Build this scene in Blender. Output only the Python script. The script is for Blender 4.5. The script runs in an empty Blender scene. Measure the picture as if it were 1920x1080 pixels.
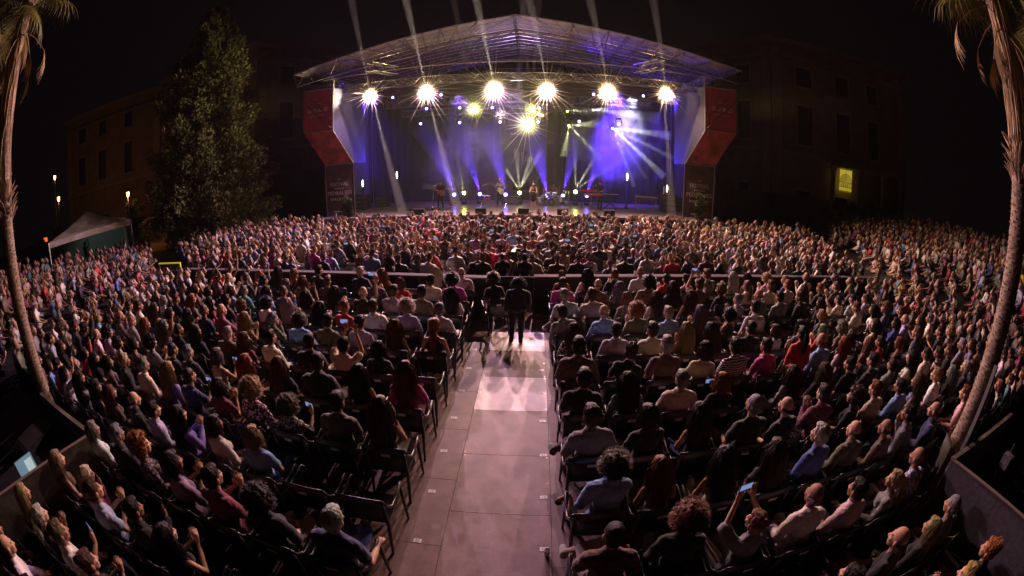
import bpy, bmesh, math, random
import numpy as np
from mathutils import Vector, Matrix, noise
R = math.radians
rnd = random.Random(7)
sc = bpy.context.scene
col = sc.collection

# ------------------------------------------------------------------ camera
CAMZ, PITCH, YAW = 4.0, 17.0, 2.9
cd = bpy.data.cameras.new('camera')
cam = bpy.data.objects.new('camera', cd); col.objects.link(cam); sc.camera = cam
cam.location = (0, 0, CAMZ); cam.rotation_euler = (R(90-PITCH), 0, R(YAW))
cd.type = 'PANO'; cd.sensor_width = 36; cd.sensor_fit = 'HORIZONTAL'
holder = cd.cycles if hasattr(cd, 'cycles') and hasattr(cd.cycles, 'panorama_type') else cd
holder.panorama_type = 'FISHEYE_EQUISOLID'
holder.fisheye_lens = 15.0
holder.fisheye_fov = R(180)
cd.clip_start = 0.05; cd.clip_end = 500

# ------------------------------------------------------------------ world, exposure
w = bpy.data.worlds.new('World'); sc.world = w; w.use_nodes = True
HAZE = .00012
bg = w.node_tree.nodes['Background']
bg.inputs['Color'].default_value = (0.0100, 0.0068, 0.0080, 1); bg.inputs['Strength'].default_value = 0.20
sc.view_settings.view_transform = 'Standard'; sc.view_settings.look = 'None'
sc.view_settings.gamma = 1; sc.view_settings.exposure = 0; sc.view_settings.use_curve_mapping = False
cy = sc.cycles
cy.max_bounces = 4; cy.diffuse_bounces = 2; cy.glossy_bounces = 2; cy.transmission_bounces = 2
cy.transparent_max_bounces = 6; cy.volume_bounces = 0
cy.use_denoising = True; cy.denoiser = 'OPENIMAGEDENOISE'
cy.sample_clamp_indirect = 2.0; cy.caustics_reflective = False; cy.caustics_refractive = False
cy.volume_step_rate = 2.0; cy.volume_max_steps = 256

# ------------------------------------------------------------------ helpers
def proj(p):
    """angle test: photograph pixel (1920 wide) of a world point"""
    v = cam.rotation_euler.to_matrix().transposed() @ (Vector(p) - cam.location)
    th = math.atan2(math.hypot(v.x, v.y), -v.z); rr = 1600*math.sin(th/2); h = math.hypot(v.x, v.y) or 1
    return 960+rr*v.x/h, 540-rr*v.y/h
def in_view(p, m=60):
    x, y = proj(p); return -m < x < 1920+m and -m < y < 1080+m

def principled(m): return m.node_tree.nodes['Principled BSDF']
MATS = {}
def mat(name, color=(.5, .5, .5), rough=.6, metal=0, emit=None, es=0, var=0, scale=8, bump=0, bscale=40, spec=None, stretch=None, alpha=None):
    if name in MATS: return MATS[name]
    m = bpy.data.materials.new(name); m.use_nodes = True; nt = m.node_tree; b = principled(m)
    b.inputs['Base Color'].default_value = (*color, 1); b.inputs['Roughness'].default_value = rough; b.inputs['Metallic'].default_value = metal
    if spec is not None: b.inputs['Specular IOR Level'].default_value = spec
    if emit: b.inputs['Emission Color'].default_value = (*emit, 1); b.inputs['Emission Strength'].default_value = es
    if var or bump:
        tc = nt.nodes.new('ShaderNodeTexCoord'); mp = nt.nodes.new('ShaderNodeMapping'); nt.links.new(tc.outputs['Object'], mp.inputs[0])
        if stretch: mp.inputs['Scale'].default_value = stretch
    if var:
        n = nt.nodes.new('ShaderNodeTexNoise'); n.inputs['Scale'].default_value = scale; n.inputs['Detail'].default_value = 5
        nt.links.new(mp.outputs[0], n.inputs['Vector'])
        mx = nt.nodes.new('ShaderNodeMix'); mx.data_type = 'RGBA'
        mx.inputs['A'].default_value = (*[c*(1-var) for c in color], 1); mx.inputs['B'].default_value = (*[min(1, c*(1+var)) for c in color], 1)
        cr = nt.nodes.new('ShaderNodeMapRange'); cr.inputs['From Min'].default_value = .35; cr.inputs['From Max'].default_value = .65
        nt.links.new(n.outputs['Fac'], cr.inputs['Value']); nt.links.new(cr.outputs[0], mx.inputs['Factor']); nt.links.new(mx.outputs['Result'], b.inputs['Base Color'])
    if bump:
        n2 = nt.nodes.new('ShaderNodeTexNoise'); n2.inputs['Scale'].default_value = bscale; n2.inputs['Detail'].default_value = 4
        nt.links.new(mp.outputs[0], n2.inputs['Vector'])
        bp = nt.nodes.new('ShaderNodeBump'); bp.inputs['Strength'].default_value = bump; bp.inputs['Distance'].default_value = .02
        nt.links.new(n2.outputs['Fac'], bp.inputs['Height']); nt.links.new(bp.outputs[0], b.inputs['Normal'])
    MATS[name] = m; return m

def obj_mat(name, rough=.7, lo=.75, hi=1.25, scale=6, stretch=None, pattern=None, sheen=0, bump=0, bscale=60, spec=.4):
    """material coloured by the object's own colour, with woven or streaked variation"""
    m = bpy.data.materials.new(name); m.use_nodes = True; nt = m.node_tree; b = principled(m); N = nt.nodes; Lk = nt.links
    b.inputs['Roughness'].default_value = rough; b.inputs['Specular IOR Level'].default_value = spec
    if sheen: b.inputs['Sheen Weight'].default_value = sheen
    oi = N.new('ShaderNodeObjectInfo'); tc = N.new('ShaderNodeTexCoord'); mp = N.new('ShaderNodeMapping'); Lk.new(tc.outputs['Object'], mp.inputs[0])
    if stretch: mp.inputs['Scale'].default_value = stretch
    n = N.new('ShaderNodeTexNoise'); n.inputs['Scale'].default_value = scale; n.inputs['Detail'].default_value = 5; Lk.new(mp.outputs[0], n.inputs['Vector'])
    mr = N.new('ShaderNodeMapRange'); mr.inputs['From Min'].default_value = .3; mr.inputs['From Max'].default_value = .7
    mr.inputs['To Min'].default_value = lo; mr.inputs['To Max'].default_value = hi; Lk.new(n.outputs['Fac'], mr.inputs['Value'])
    vm = N.new('ShaderNodeVectorMath'); vm.operation = 'SCALE'; Lk.new(oi.outputs['Color'], vm.inputs[0]); Lk.new(mr.outputs[0], vm.inputs['Scale'])
    out = vm.outputs[0]
    if pattern:
        if pattern == 'stripes':
            t = N.new('ShaderNodeTexWave'); t.bands_direction = 'Z'; t.inputs['Scale'].default_value = 9; f = t.outputs['Fac']; Lk.new(tc.outputs['Object'], t.inputs['Vector']); thr = .5; c2 = (.012, .012, .016, 1)
        elif pattern == 'check':
            t = N.new('ShaderNodeTexChecker'); t.inputs['Scale'].default_value = 22; f = t.outputs['Fac']; Lk.new(tc.outputs['Object'], t.inputs['Vector']); thr = .5; c2 = (.16, .13, .13, 1)
        else:
            t = N.new('ShaderNodeTexVoronoi'); t.inputs['Scale'].default_value = 26; f = t.outputs['Distance']; Lk.new(tc.outputs['Object'], t.inputs['Vector']); thr = .45; c2 = (.05, .03, .035, 1)
        g = N.new('ShaderNodeMath'); g.operation = 'GREATER_THAN'; g.inputs[1].default_value = thr; Lk.new(f, g.inputs[0])
        mx = N.new('ShaderNodeMix'); mx.data_type = 'RGBA'; Lk.new(g.outputs[0], mx.inputs['Factor']); Lk.new(out, mx.inputs['A']); mx.inputs['B'].default_value = c2; out = mx.outputs['Result']
    Lk.new(out, b.inputs['Base Color'])
    if bump:
        n2 = N.new('ShaderNodeTexNoise'); n2.inputs['Scale'].default_value = bscale; Lk.new(mp.outputs[0], n2.inputs['Vector'])
        bp = N.new('ShaderNodeBump'); bp.inputs['Strength'].default_value = bump; bp.inputs['Distance'].default_value = .01
        Lk.new(n2.outputs['Fac'], bp.inputs['Height']); Lk.new(bp.outputs[0], b.inputs['Normal'])
    return m

def tag(o, label=None, cat=None, group=None, kind=None):
    if label: o['label'] = label
    if cat: o['category'] = cat
    if group: o['group'] = group
    if kind: o['kind'] = kind
    return o
def link(name, data, parent=None, loc=None, rz=None):
    o = bpy.data.objects.new(name, data); col.objects.link(o)
    if parent: o.parent = parent
    if loc is not None: o.location = loc
    if rz is not None: o.rotation_euler = (0, 0, rz)
    return o
def empty(name, loc, label, cat, group=None, rz=0):
    o = link(name, None, None, loc, rz); o.empty_display_size = .2
    return tag(o, label, cat, group)
def copy_tree(o, parent=None):
    c = o.copy(); col.objects.link(c)
    if parent: c.parent = parent
    for ch in CH.get(o, ()): copy_tree(ch, c)
    return c
CH = {}

class MB:
    def __init__(s): s.v = []; s.f = []; s.m = []
    def add(s, v, f, m=0):
        k = len(s.v); s.v += [tuple(p) for p in v]; s.f += [tuple(i+k for i in q) for q in f]; s.m += [m]*len(f); return s
    def box(s, c, d, m=0, rot=None, taper=1.0):
        x, y, z = d[0]/2, d[1]/2, d[2]/2
        v = [Vector((a*x*(taper if e > 0 else 1), b*y*(taper if e > 0 else 1), e*z)) for e in (-1, 1) for a, b in ((-1, -1), (1, -1), (1, 1), (-1, 1))]
        if rot is not None: v = [rot @ p for p in v]
        v = [p+Vector(c) for p in v]
        return s.add(v, [(3, 2, 1, 0), (4, 5, 6, 7), (0, 1, 5, 4), (1, 2, 6, 5), (2, 3, 7, 6), (3, 0, 4, 7)], m)
    def tube(s, pts, r, n=8, m=0, cap=True, flat=None):
        pts = [Vector(p) for p in pts]; rr = r if isinstance(r, (list, tuple)) else [r]*len(pts)
        V = []; prev = None
        for i, p in enumerate(pts):
            t = (pts[min(i+1, len(pts)-1)]-pts[max(i-1, 0)]).normalized()
            if prev is None:
                a = Vector((0, 0, 1)) if abs(t.z) < .9 else Vector((1, 0, 0)); u = t.cross(a).normalized()
            else: u = (prev-t*prev.dot(t)).normalized()
            prev = u; w_ = t.cross(u)
            for k in range(n):
                a = 2*math.pi*k/n; V.append(p+(u*math.cos(a)+w_*math.sin(a)*(flat or 1))*rr[i])
        F = [(i*n+k, i*n+(k+1) % n, (i+1)*n+(k+1) % n, (i+1)*n+k) for i in range(len(pts)-1) for k in range(n)]
        if cap: F += [tuple(range(n-1, -1, -1)), tuple((len(pts)-1)*n+k for k in range(n))]
        return s.add(V, F, m)
    def lathe(s, prof, n=16, c=(0, 0, 0), m=0, rot=None):
        V = []
        for (r, z) in prof:
            for k in range(n):
                a = 2*math.pi*k/n; p = Vector((r*math.cos(a), r*math.sin(a), z))
                if rot is not None: p = rot @ p
                V.append(p+Vector(c))
        F = [(i*n+k, i*n+(k+1) % n, (i+1)*n+(k+1) % n, (i+1)*n+k) for i in range(len(prof)-1) for k in range(n)]
        return s.add(V, F, m)
    def ell(s, c, r, n=10, m=0, rot=None):
        V = []; F = []; h = n//2+1
        for i in range(h+1):
            t = math.pi*i/h
            for k in range(n):
                a = 2*math.pi*k/n; p = Vector((r[0]*math.sin(t)*math.cos(a), r[1]*math.sin(t)*math.sin(a), r[2]*math.cos(t)))
                if rot is not None: p = rot @ p
                V.append(p+Vector(c))
        F = [(i*n+k, (i+1)*n+k, (i+1)*n+(k+1) % n, i*n+(k+1) % n) for i in range(h) for k in range(n)]
        return s.add(V, F, m)
    def mesh(s, name, mats, smooth=False):
        me = bpy.data.meshes.new(name); me.from_pydata(s.v, [], s.f)
        for m in (mats if isinstance(mats, (list, tuple)) else [mats]): me.materials.append(m)
        if len(s.m) and max(s.m) > 0: me.polygons.foreach_set('material_index', s.m)
        if smooth: me.shade_smooth()
        me.update(); return me
    def build(s, name, mats, parent=None, loc=None, rz=None, smooth=False):
        o = link(name, s.mesh(name, mats, smooth), parent, loc, rz)
        if parent: CH.setdefault(parent, []).append(o)
        return o
def part(o, parent):
    o.parent = parent; CH.setdefault(parent, []).append(o); return o
def child(name, me, parent, loc=None, rz=None):
    o = link(name, me, parent, loc, rz); CH.setdefault(parent, []).append(o); return o
WS = bpy.data.scenes.new('workbench')      # an empty scene in which single meshes are evaluated, removed at the end
WS.view_layers[0].update()
def text(name, body, size, m, parent, loc, rot=(R(90), 0, 0), extrude=.004, align='CENTER'):
    c = bpy.data.curves.new(name, 'FONT'); c.body = body; c.size = size; c.align_x = align; c.align_y = 'CENTER'; c.extrude = extrude; c.resolution_u = 2
    c.materials.append(m); o = bpy.data.objects.new('tmp_text', c); WS.collection.objects.link(o)
    dg = WS.view_layers[0].depsgraph; dg.update(); me = bpy.data.meshes.new_from_object(o.evaluated_get(dg)); bpy.data.objects.remove(o)
    o = link(name, me, parent, loc); o.rotation_euler = rot; return o

def eval_mesh(me, mods):
    o = bpy.data.objects.new('tmp', me); WS.collection.objects.link(o)
    for typ, kw in mods:
        md = o.modifiers.new(typ, typ)
        for k, v in kw.items(): setattr(md, k, v)
    dg = WS.view_layers[0].depsgraph; dg.update(); out = bpy.data.meshes.new_from_object(o.evaluated_get(dg))
    bpy.data.objects.remove(o); return out
def blob(name, prims, voxel, m, smooth=3, decim=.5, grow=0, fn=None):
    """one continuous surface grown round tapered limbs and rounded masses"""
    b = MB()
    for p in prims:
        if p[0] == 'e': b.ell(p[1], [x+grow for x in p[2]], 14, rot=p[3] if len(p) > 3 else None)
        else:
            a, c, r1, r2 = Vector(p[1]), Vector(p[2]), p[3]+grow, p[4]+grow
            d = (c-a); ln = d.length or 1e-5; d = d/ln
            pts = []; rs = []
            for k in range(4): t = math.pi/2*k/4; pts.append(a-d*r1*math.cos(t)); rs.append(max(r1*math.sin(t), .001))
            pts.append(a); rs.append(r1); pts.append(c); rs.append(r2)
            for k in range(1, 5): t = math.pi/2*k/4; pts.append(c+d*r2*math.sin(t)); rs.append(max(r2*math.cos(t), .001))
            b.tube(pts, rs, 12, flat=p[5] if len(p) > 5 else None)
    me = b.mesh(name, m)
    me = eval_mesh(me, [('REMESH', dict(mode='VOXEL', voxel_size=voxel)), ('SMOOTH', dict(factor=.5, iterations=smooth))]+([('DECIMATE', dict(ratio=decim))] if decim < 1 else []))
    me.name = name
    if fn:
        n = len(me.vertices); co = np.empty(n*3, 'f'); me.vertices.foreach_get('co', co); co = co.reshape(-1, 3)
        no = np.empty(n*3, 'f'); me.vertex_normals.foreach_get('vector', no); no = no.reshape(-1, 3)
        d = np.array([fn(Vector(c)) for c in co]); co = co+no*d[:, None]; me.vertices.foreach_set('co', co.ravel())
    me.materials.clear(); me.materials.append(m); me.shade_smooth(); me.update()
    return me
# ------------------------------------------------------------------ people: bodies, clothes, hair
M_skin = obj_mat('skin', spec=.25, rough=.6, lo=.9, hi=1.08, scale=14, bump=.15, bscale=120)
M_cloth = obj_mat('cloth', rough=.85, lo=.82, hi=1.1, scale=18, sheen=.3, bump=.3, bscale=160, spec=.2)
M_stripes = obj_mat('cloth_stripes', rough=.85, pattern='stripes', spec=.2)
M_check = obj_mat('cloth_check', rough=.85, pattern='check', spec=.2)
M_floral = obj_mat('cloth_floral', rough=.85, pattern='floral', spec=.2)
M_hair = obj_mat('hair', rough=.52, lo=.45, hi=1.3, scale=16, stretch=(6, 6, .7), bump=.8, bscale=30, spec=.25)
M_curl = obj_mat('hair_curly', rough=.5, lo=.4, hi=1.15, scale=30, bump=.9, bscale=60, spec=.2)
PAL = {'navy': (.022, .028, .085), 'black': (.014, .013, .016), 'burgundy': (.16, .02, .05), 'mauve': (.22, .14, .25), 'grey': (.22, .21, .22), 'blue': (.06, .10, .32),
       'lavender': (.42, .38, .60), 'brown': (.13, .08, .06), 'beige': (.42, .33, .26), 'white': (.78, .74, .72), 'light blue': (.22, .36, .62), 'violet': (.22, .16, .42),
       'olive': (.12, .12, .07), 'magenta': (.38, .03, .22), 'orange': (.55, .22, .06), 'cream': (.66, .58, .47), 'pink': (.68, .45, .45), 'light grey': (.45, .45, .48),
       'red': (.48, .03, .035), 'yellow': (.6, .45, .06), 'green': (.04, .16, .10), 'teal': (.05, .2, .22), 'turquoise': (.1, .42, .45)}
HAIR = {'dark brown': (.020, .013, .010), 'brown': (.055, .030, .018), 'light brown': (.13, .075, .038), 'blond': (.34, .21, .09), 'auburn': (.14, .036, .016), 'ginger': (.28, .085, .022),
        'grey': (.20, .19, .18), 'silver': (.42, .37, .33), 'black': (.010, .009, .010)}
SKIN = [(.42, .225, .14), (.46, .26, .17), (.34, .175, .10), (.50, .30, .20), (.28, .14, .085), (.38, .20, .12)]

def hand(prims, W, d, side, up, spread=.6, curl=.25):
    """palm, four unequal fingers and a thumb leaving the side of the palm"""
    W, d, up = Vector(W), Vector(d).normalized(), Vector(up).normalized()
    s = d.cross(up).normalized()*side
    pc = W+d*.055
    prims.append(('c', W+d*.015, W+d*.085, .026, .034))
    for i, L in enumerate((.068, .078, .073, .058)):
        o = (i-1.5)*.019; a = W+d*.085+s*o
        dd = (d+s*(i-1.5)*.16*spread).normalized()
        m = a+dd*L*.55; e = m+(dd-up*curl).normalized()*L*.45
        prims.append(('c', a, m, .0105, .0095)); prims.append(('c', m, e, .0095, .0075))
    t0 = W+d*.03-s*.024; t1 = t0+(d*.6-s*.8-up*.2).normalized()*.045; t2 = t1+(d*.9-s*.3).normalized()*.032
    prims.append(('c', t0, t1, .0135, .012)); prims.append(('c', t1, t2, .0115, .009))

def skeleton(sex, pose):
    f = sex == 'f'; k = .86 if f else 1.0; g = .88 if f else 1.0
    z0 = .42 if pose.startswith('stand') else 0.0
    lean = {'rest': -.03, 'lap': 0, 'chin': .05}.get(pose, 0)
    T = []
    T += [('e', (0, -.05, .56+z0), (.175 if not f else .18, .135, .115)), ('e', (0, -.085+lean*.3, .72+z0), (.150*k, .108*g, .16)),
          ('e', (0, -.08+lean*.7, .90+z0), (.172*k, .122*g, .15)), ('c', (-.155*k, -.085+lean, .995+z0), (.155*k, -.085+lean, .995+z0), .062*g, .062*g)]
    if f: T += [('e', (-.065, .01+lean*.7, .905+z0), (.06, .06, .06)), ('e', (.065, .01+lean*.7, .905+z0), (.06, .06, .06))]
    ny = -.075+lean
    TR = [('c', (-.10*k, ny, 1.015+z0), (0, ny+.01, 1.075+z0), .045*g, .05*g), ('c', (.10*k, ny, 1.015+z0), (0, ny+.01, 1.075+z0), .045*g, .05*g)]
    hy = ny+.045; hz = 1.215+z0
    HD = [('c', (0, ny+.012, 1.04+z0), (0, hy-.015, 1.15+z0), .057*g, .054*g)]
    HD += [('e', (0, hy-.015, hz+.035), (.074, .093, .092)), ('e', (0, hy+.035, hz-.02), (.060, .062, .082)), ('e', (0, hy+.055, hz-.078), (.034, .036, .028)),
           ('c', (0, hy+.088, hz+.012), (0, hy+.112, hz-.026), .008, .0125), ('e', (-.014, hy+.098, hz-.030), (.010, .012, .008)), ('e', (.014, hy+.098, hz-.030), (.010, .012, .008)),
           ('c', (-.035, hy+.078, hz+.024), (.035, hy+.078, hz+.024), .012, .012), ('c', (-.018, hy+.088, hz-.054), (.018, hy+.088, hz-.054), .009, .009),
           ('c', (-.016, hy+.085, hz-.066), (.016, hy+.085, hz-.066), .009, .009),
           ('e', (-.076, hy-.012, hz-.012), (.011, .024, .034)), ('e', (.076, hy-.012, hz-.012), (.011, .024, .034)),
           ('e', (-.040, hy+.066, hz-.018), (.022, .020, .020)), ('e', (.040, hy+.066, hz-.018), (.022, .020, .020))]
    hb = Vector((0, ny+.012, 1.07+z0)); HS = 1.12       # a full-sized head on the neck
    def up_(p): return tuple(hb+(Vector(p)-hb)*HS)
    HD = [HD[0]]+[(('e', up_(p[1]), tuple(x*HS for x in p[2])) if p[0] == 'e' else ('c', up_(p[1]), up_(p[2]), p[3]*HS, p[4]*HS)) for p in HD[1:]]
    hy, hz = up_((0, hy, hz))[1:]
    A = {}; H = []
    P = {'lap': (((.24, -.03, .74), (.11, .22, .62), (-.5, .8, -.1), (0, 0, 1)), None),
         'rest': (((.29, -.10, .75), (.27, .17, .70), (0, 1, -.1), (0, 0, 1)), ((.25, -.02, .73), (.06, .22, .64), (-.8, .5, 0), (0, 0, 1))),
         'clap': (((.23, .02, .76), (.045, .25, .91), (-.12, .45, .88), (1, 0, 0)), None),
         'phone': (((.23, .06, .82), (.09, .30, .93), (-.5, .25, .8), (0, -1, 0)), ((.25, -.02, .74), (.10, .23, .66), (-.7, .6, 0), (0, 0, 1))),
         'raised': (((.25, .12, 1.10), (.10, .25, 1.34), (-.15, .1, 1), (0, -1, 0)), None),
         'oneup': (((.28, .06, 1.16), (.22, .15, 1.42), (0, .1, 1), (0, -1, 0)), ((.24, -.03, .74), (.11, .22, .62), (-.5, .8, -.1), (0, 0, 1))),
         'chin': (((.22, .08, .80), (.05, .16, 1.03), (-.2, .1, .9), (0, 1, 0)), ((.26, -.02, .75), (.05, .2, .80), (-.9, .2, 0), (0, 0, 1))),
         'drum': (((.27, .06, .80), (.20, .30, .82), (-.1, .9, -.1), (0, 0, 1)), None),
         'stand_relax': (((.23, -.08, 1.14), (.24, .02, .92), (0, .2, -1), (0, 1, 0)), None),
         'stand_guitar': (((.25, .0, 1.18), (.08, .17, 1.10), (-.8, .3, -.3), (0, 1, 0)), ((.27, .03, 1.16), (.36, .22, 1.27), (-.2, .5, .6), (-1, 0, 0))),
         'stand_mic': (((.22, .03, 1.16), (.05, .17, 1.33), (-.5, .3, .5), (0, 1, 0)), ((.23, .0, 1.14), (.06, .19, 1.22), (-.9, .2, .1), (0, 0, 1))),
         'stand_keys': (((.23, .08, 1.17), (.16, .32, 1.12), (-.1, 1, -.2), (0, 0, 1)), None),
         'stand_camera': (((.24, .05, 1.20), (.08, .25, 1.45), (-.4, .5, .4), (0, 0, 1)), None)}[pose]
    for s in (1, -1):
        q = P[0] if (s == 1 or P[1] is None) else P[1]
        E, W, d, up = q
        S = Vector((s*.185*k, -.085+lean, .99+z0)); E = Vector((s*E[0]*(.95 if f else 1), E[1], E[2])); W = Vector((s*W[0], W[1], W[2]))
        A[s] = (S, E, W); 
        up2 = (s*up[0], up[1], up[2])
        hand(H, W, (s*d[0], d[1], d[2]), s, up2, .6, .3)
    arms = []
    for s in (1, -1):
        S, E, W = A[s]
        arms += [('c', S, E, .050*g, .039*g), ('c', E, W+(E-W)*.45, .039*g, .037*g), ('c', W+(E-W)*.45, W, .036*g, .024*g)]
    L = []
    if z0:
        sp = {'stand_mic': .09, 'stand_guitar': .16, 'stand_camera': .15}.get(pose, .10)
        for s in (1, -1):
            hp = Vector((s*.085, -.05, .93)); kn = Vector((s*(.085+sp)/2*1.05, -.01, .50)); an = Vector((s*sp, -.06, .09))
            L += [('c', hp, kn, .088*g, .058*g), ('c', kn, kn+(an-kn)*.4, .052*g, .055*g), ('c', kn+(an-kn)*.4, an, .054*g, .036*g), ('c', an-Vector((0, .0, .03)), an+Vector((s*.02, .15, -.06)), .038, .028)]
    else:
        cross = pose in ('rest', 'chin')
        for s in (1, -1):
            hp = Vector((s*.09, -.03, .52)); kn = Vector((s*.12, .42, .53)); an = Vector((s*.12, .44, .10))
            if cross and s == 1: kn = Vector((.05, .42, .60)); an = Vector((-.28, .50, .36))
            L += [('c', hp, kn, .088*g, .060*g), ('c', kn, kn+(an-kn)*.4, .053*g, .056*g), ('c', kn+(an-kn)*.4, an, .054*g, .036*g), ('c', an-Vector((0, .0, .03)), an+Vector((0, .15, -.06)), .038, .028)]
    return dict(T=T, TR=TR, HD=HD, A=A, arms=arms, H=H, L=L, z0=z0, hy=hy, hz=hz, k=k, g=g, ny=ny, lean=lean)

SK = {}; BODY = {}; TOP = {}; BOT = {}; HM = {}
def sk(sex, pose):
    if (sex, pose) not in SK: SK[(sex, pose)] = skeleton(sex, pose)
    return SK[(sex, pose)]
def body_mesh(sex, pose):
    if (sex, pose) not in BODY:
        s = sk(sex, pose); fine = pose in ('clap', 'raised', 'phone', 'chin')
        BODY[(sex, pose)] = blob('body', s['T']+s['TR']+s['HD']+s['arms']+s['H']+s['L'], .0072 if fine else .009, M_skin, 2, .32)
    return BODY[(sex, pose)]
def crease(p):
    a = noise.noise(Vector((p.x*9, p.y*9, p.z*16+p.x*8)))*.010
    return a+abs(noise.noise(Vector((p.x*22+p.z*10, p.y*20, p.z*12))))*.012
def top_mesh(sex, pose, kind):
    key = (sex, pose, kind)
    if key in TOP: return TOP[key]
    s = sk(sex, pose); k, g, z0 = s['k'], s['g'], s['z0']; P = list(s['T'])
    gr = {'tee': .013, 'shirt': .017, 'jacket': .026, 'blouse': .018, 'tank': .010, 'dress': .012}[kind]
    if kind in ('tank', 'dress'):
        P = P[:3]+P[4:]
        for q in (1, -1): P.append(('c', (q*.085*k, -.13+s['lean'], .93+z0), (q*.08*k, -.09+s['lean'], 1.045+z0), .022, .020)); P.append(('c', (q*.08*k, -.09+s['lean'], 1.045+z0), (q*.08, .02, .93+z0), .020, .022))
    else: P += [(a, b, c, d*.97, e*.85) for a, b, c, d, e in s['TR']]
    if kind == 'dress':
        P.append(('c', (0, -.05, .56+z0), (0, -.05, .44+z0), .17, .19))
        P.append(('c', (0, -.05, .56+z0), (0, -.04, .36+z0), .16, .17))
    if kind in ('tee', 'shirt', 'jacket', 'blouse'):
        for q in (1, -1):
            S, E, W = s['A'][q]
            if kind == 'tee': P.append(('c', S, S+(E-S)*.62, .052*g+.004, .050*g+.006))
            elif kind == 'blouse': P += [('c', S, E, .052*g+.004, .046*g+.008)]
            else: P += [('c', S, E, .052*g+.002, .044*g), ('c', E, W+(E-W)*.06, .043*g, .030*g+.002)]
    if kind in ('shirt', 'jacket'):
        for a in range(12):
            t = a/12*2*math.pi; u = (a+1)/12*2*math.pi; r_ = .058*g
            P.append(('c', (r_*math.cos(t), s['ny']+.008+r_*math.sin(t), 1.082+z0), (r_*math.cos(u), s['ny']+.008+r_*math.sin(u), 1.082+z0), .004, .004))
    TOP[key] = blob({'tee': 'tshirt', 'dress': 'dress', 'tank': 'tank_top'}.get(kind, kind), P, .010, M_cloth, 3, .4, gr, crease)
    return TOP[key]
def bottom_mesh(sex, pose, kind):
    key = (sex, pose, kind)
    if key in BOT: return BOT[key]
    s = sk(sex, pose); P = [s['T'][0]]; L = s['L']
    for i in (0, 4):
        P.append(L[i])
        if kind == 'trousers': P += [L[i+1], L[i+2]]
    BOT[key] = blob(kind, P, .012, M_cloth, 2, .35, .010, crease)
    return BOT[key]

SHOE = {}
def shoe_mesh(sex, pose):
    if (sex, pose) not in SHOE:
        L = sk(sex, pose)['L']; SHOE[(sex, pose)] = [blob('shoe', [L[k]], .012, M_cloth, 2, .5, .012) for k in (3, 7)]
    return SHOE[(sex, pose)]
def strands(b, starts, length, drop, rad, n, seed, curl=0, width=.0026):
    r = random.Random(seed)
    for i in range(n):
        a, z = starts(r); p = Vector(a); d = Vector(z).normalized()
        pts = []; L = length*r.uniform(.75, 1.08); st = 7
        ph = r.uniform(0, 6.3); 
        for k in range(st+1):
            t = k/st
            pts.append(p+Vector((math.sin(ph+t*12)*curl, math.cos(ph+t*11)*curl, 0)))
            if drop: d = (d*.45+Vector((0, 0, -drop))*.75+Vector((r.gauss(0, .04), r.gauss(0, .04), 0))).normalized()
            p = p+d*L/st
            # stay outside the head and the back
            q = Vector((p.x/rad[0], (p.y-rad[3])/rad[1], max(0, p.z-rad[4])/rad[2]))
            if 1e-4 < q.length < 1:
                q = q/max(.35, q.length); p = Vector((q.x*rad[0], q.y*rad[1]+rad[3], max(p.z, q.z*rad[2]+rad[4]) if p.z > rad[4] else p.z))
        sd = Vector((-d.y, d.x, 0)); sd = Vector((math.cos(ph), math.sin(ph), 0)) if sd.length < .1 else sd.normalized()
        V = []
        for k, q in enumerate(pts):
            w_ = width*(1-k/(st+1)); V += [q-sd*w_, q+sd*w_]
        b.add(V, [(2*k, 2*k+1, 2*k+3, 2*k+2) for k in range(st)])
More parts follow.
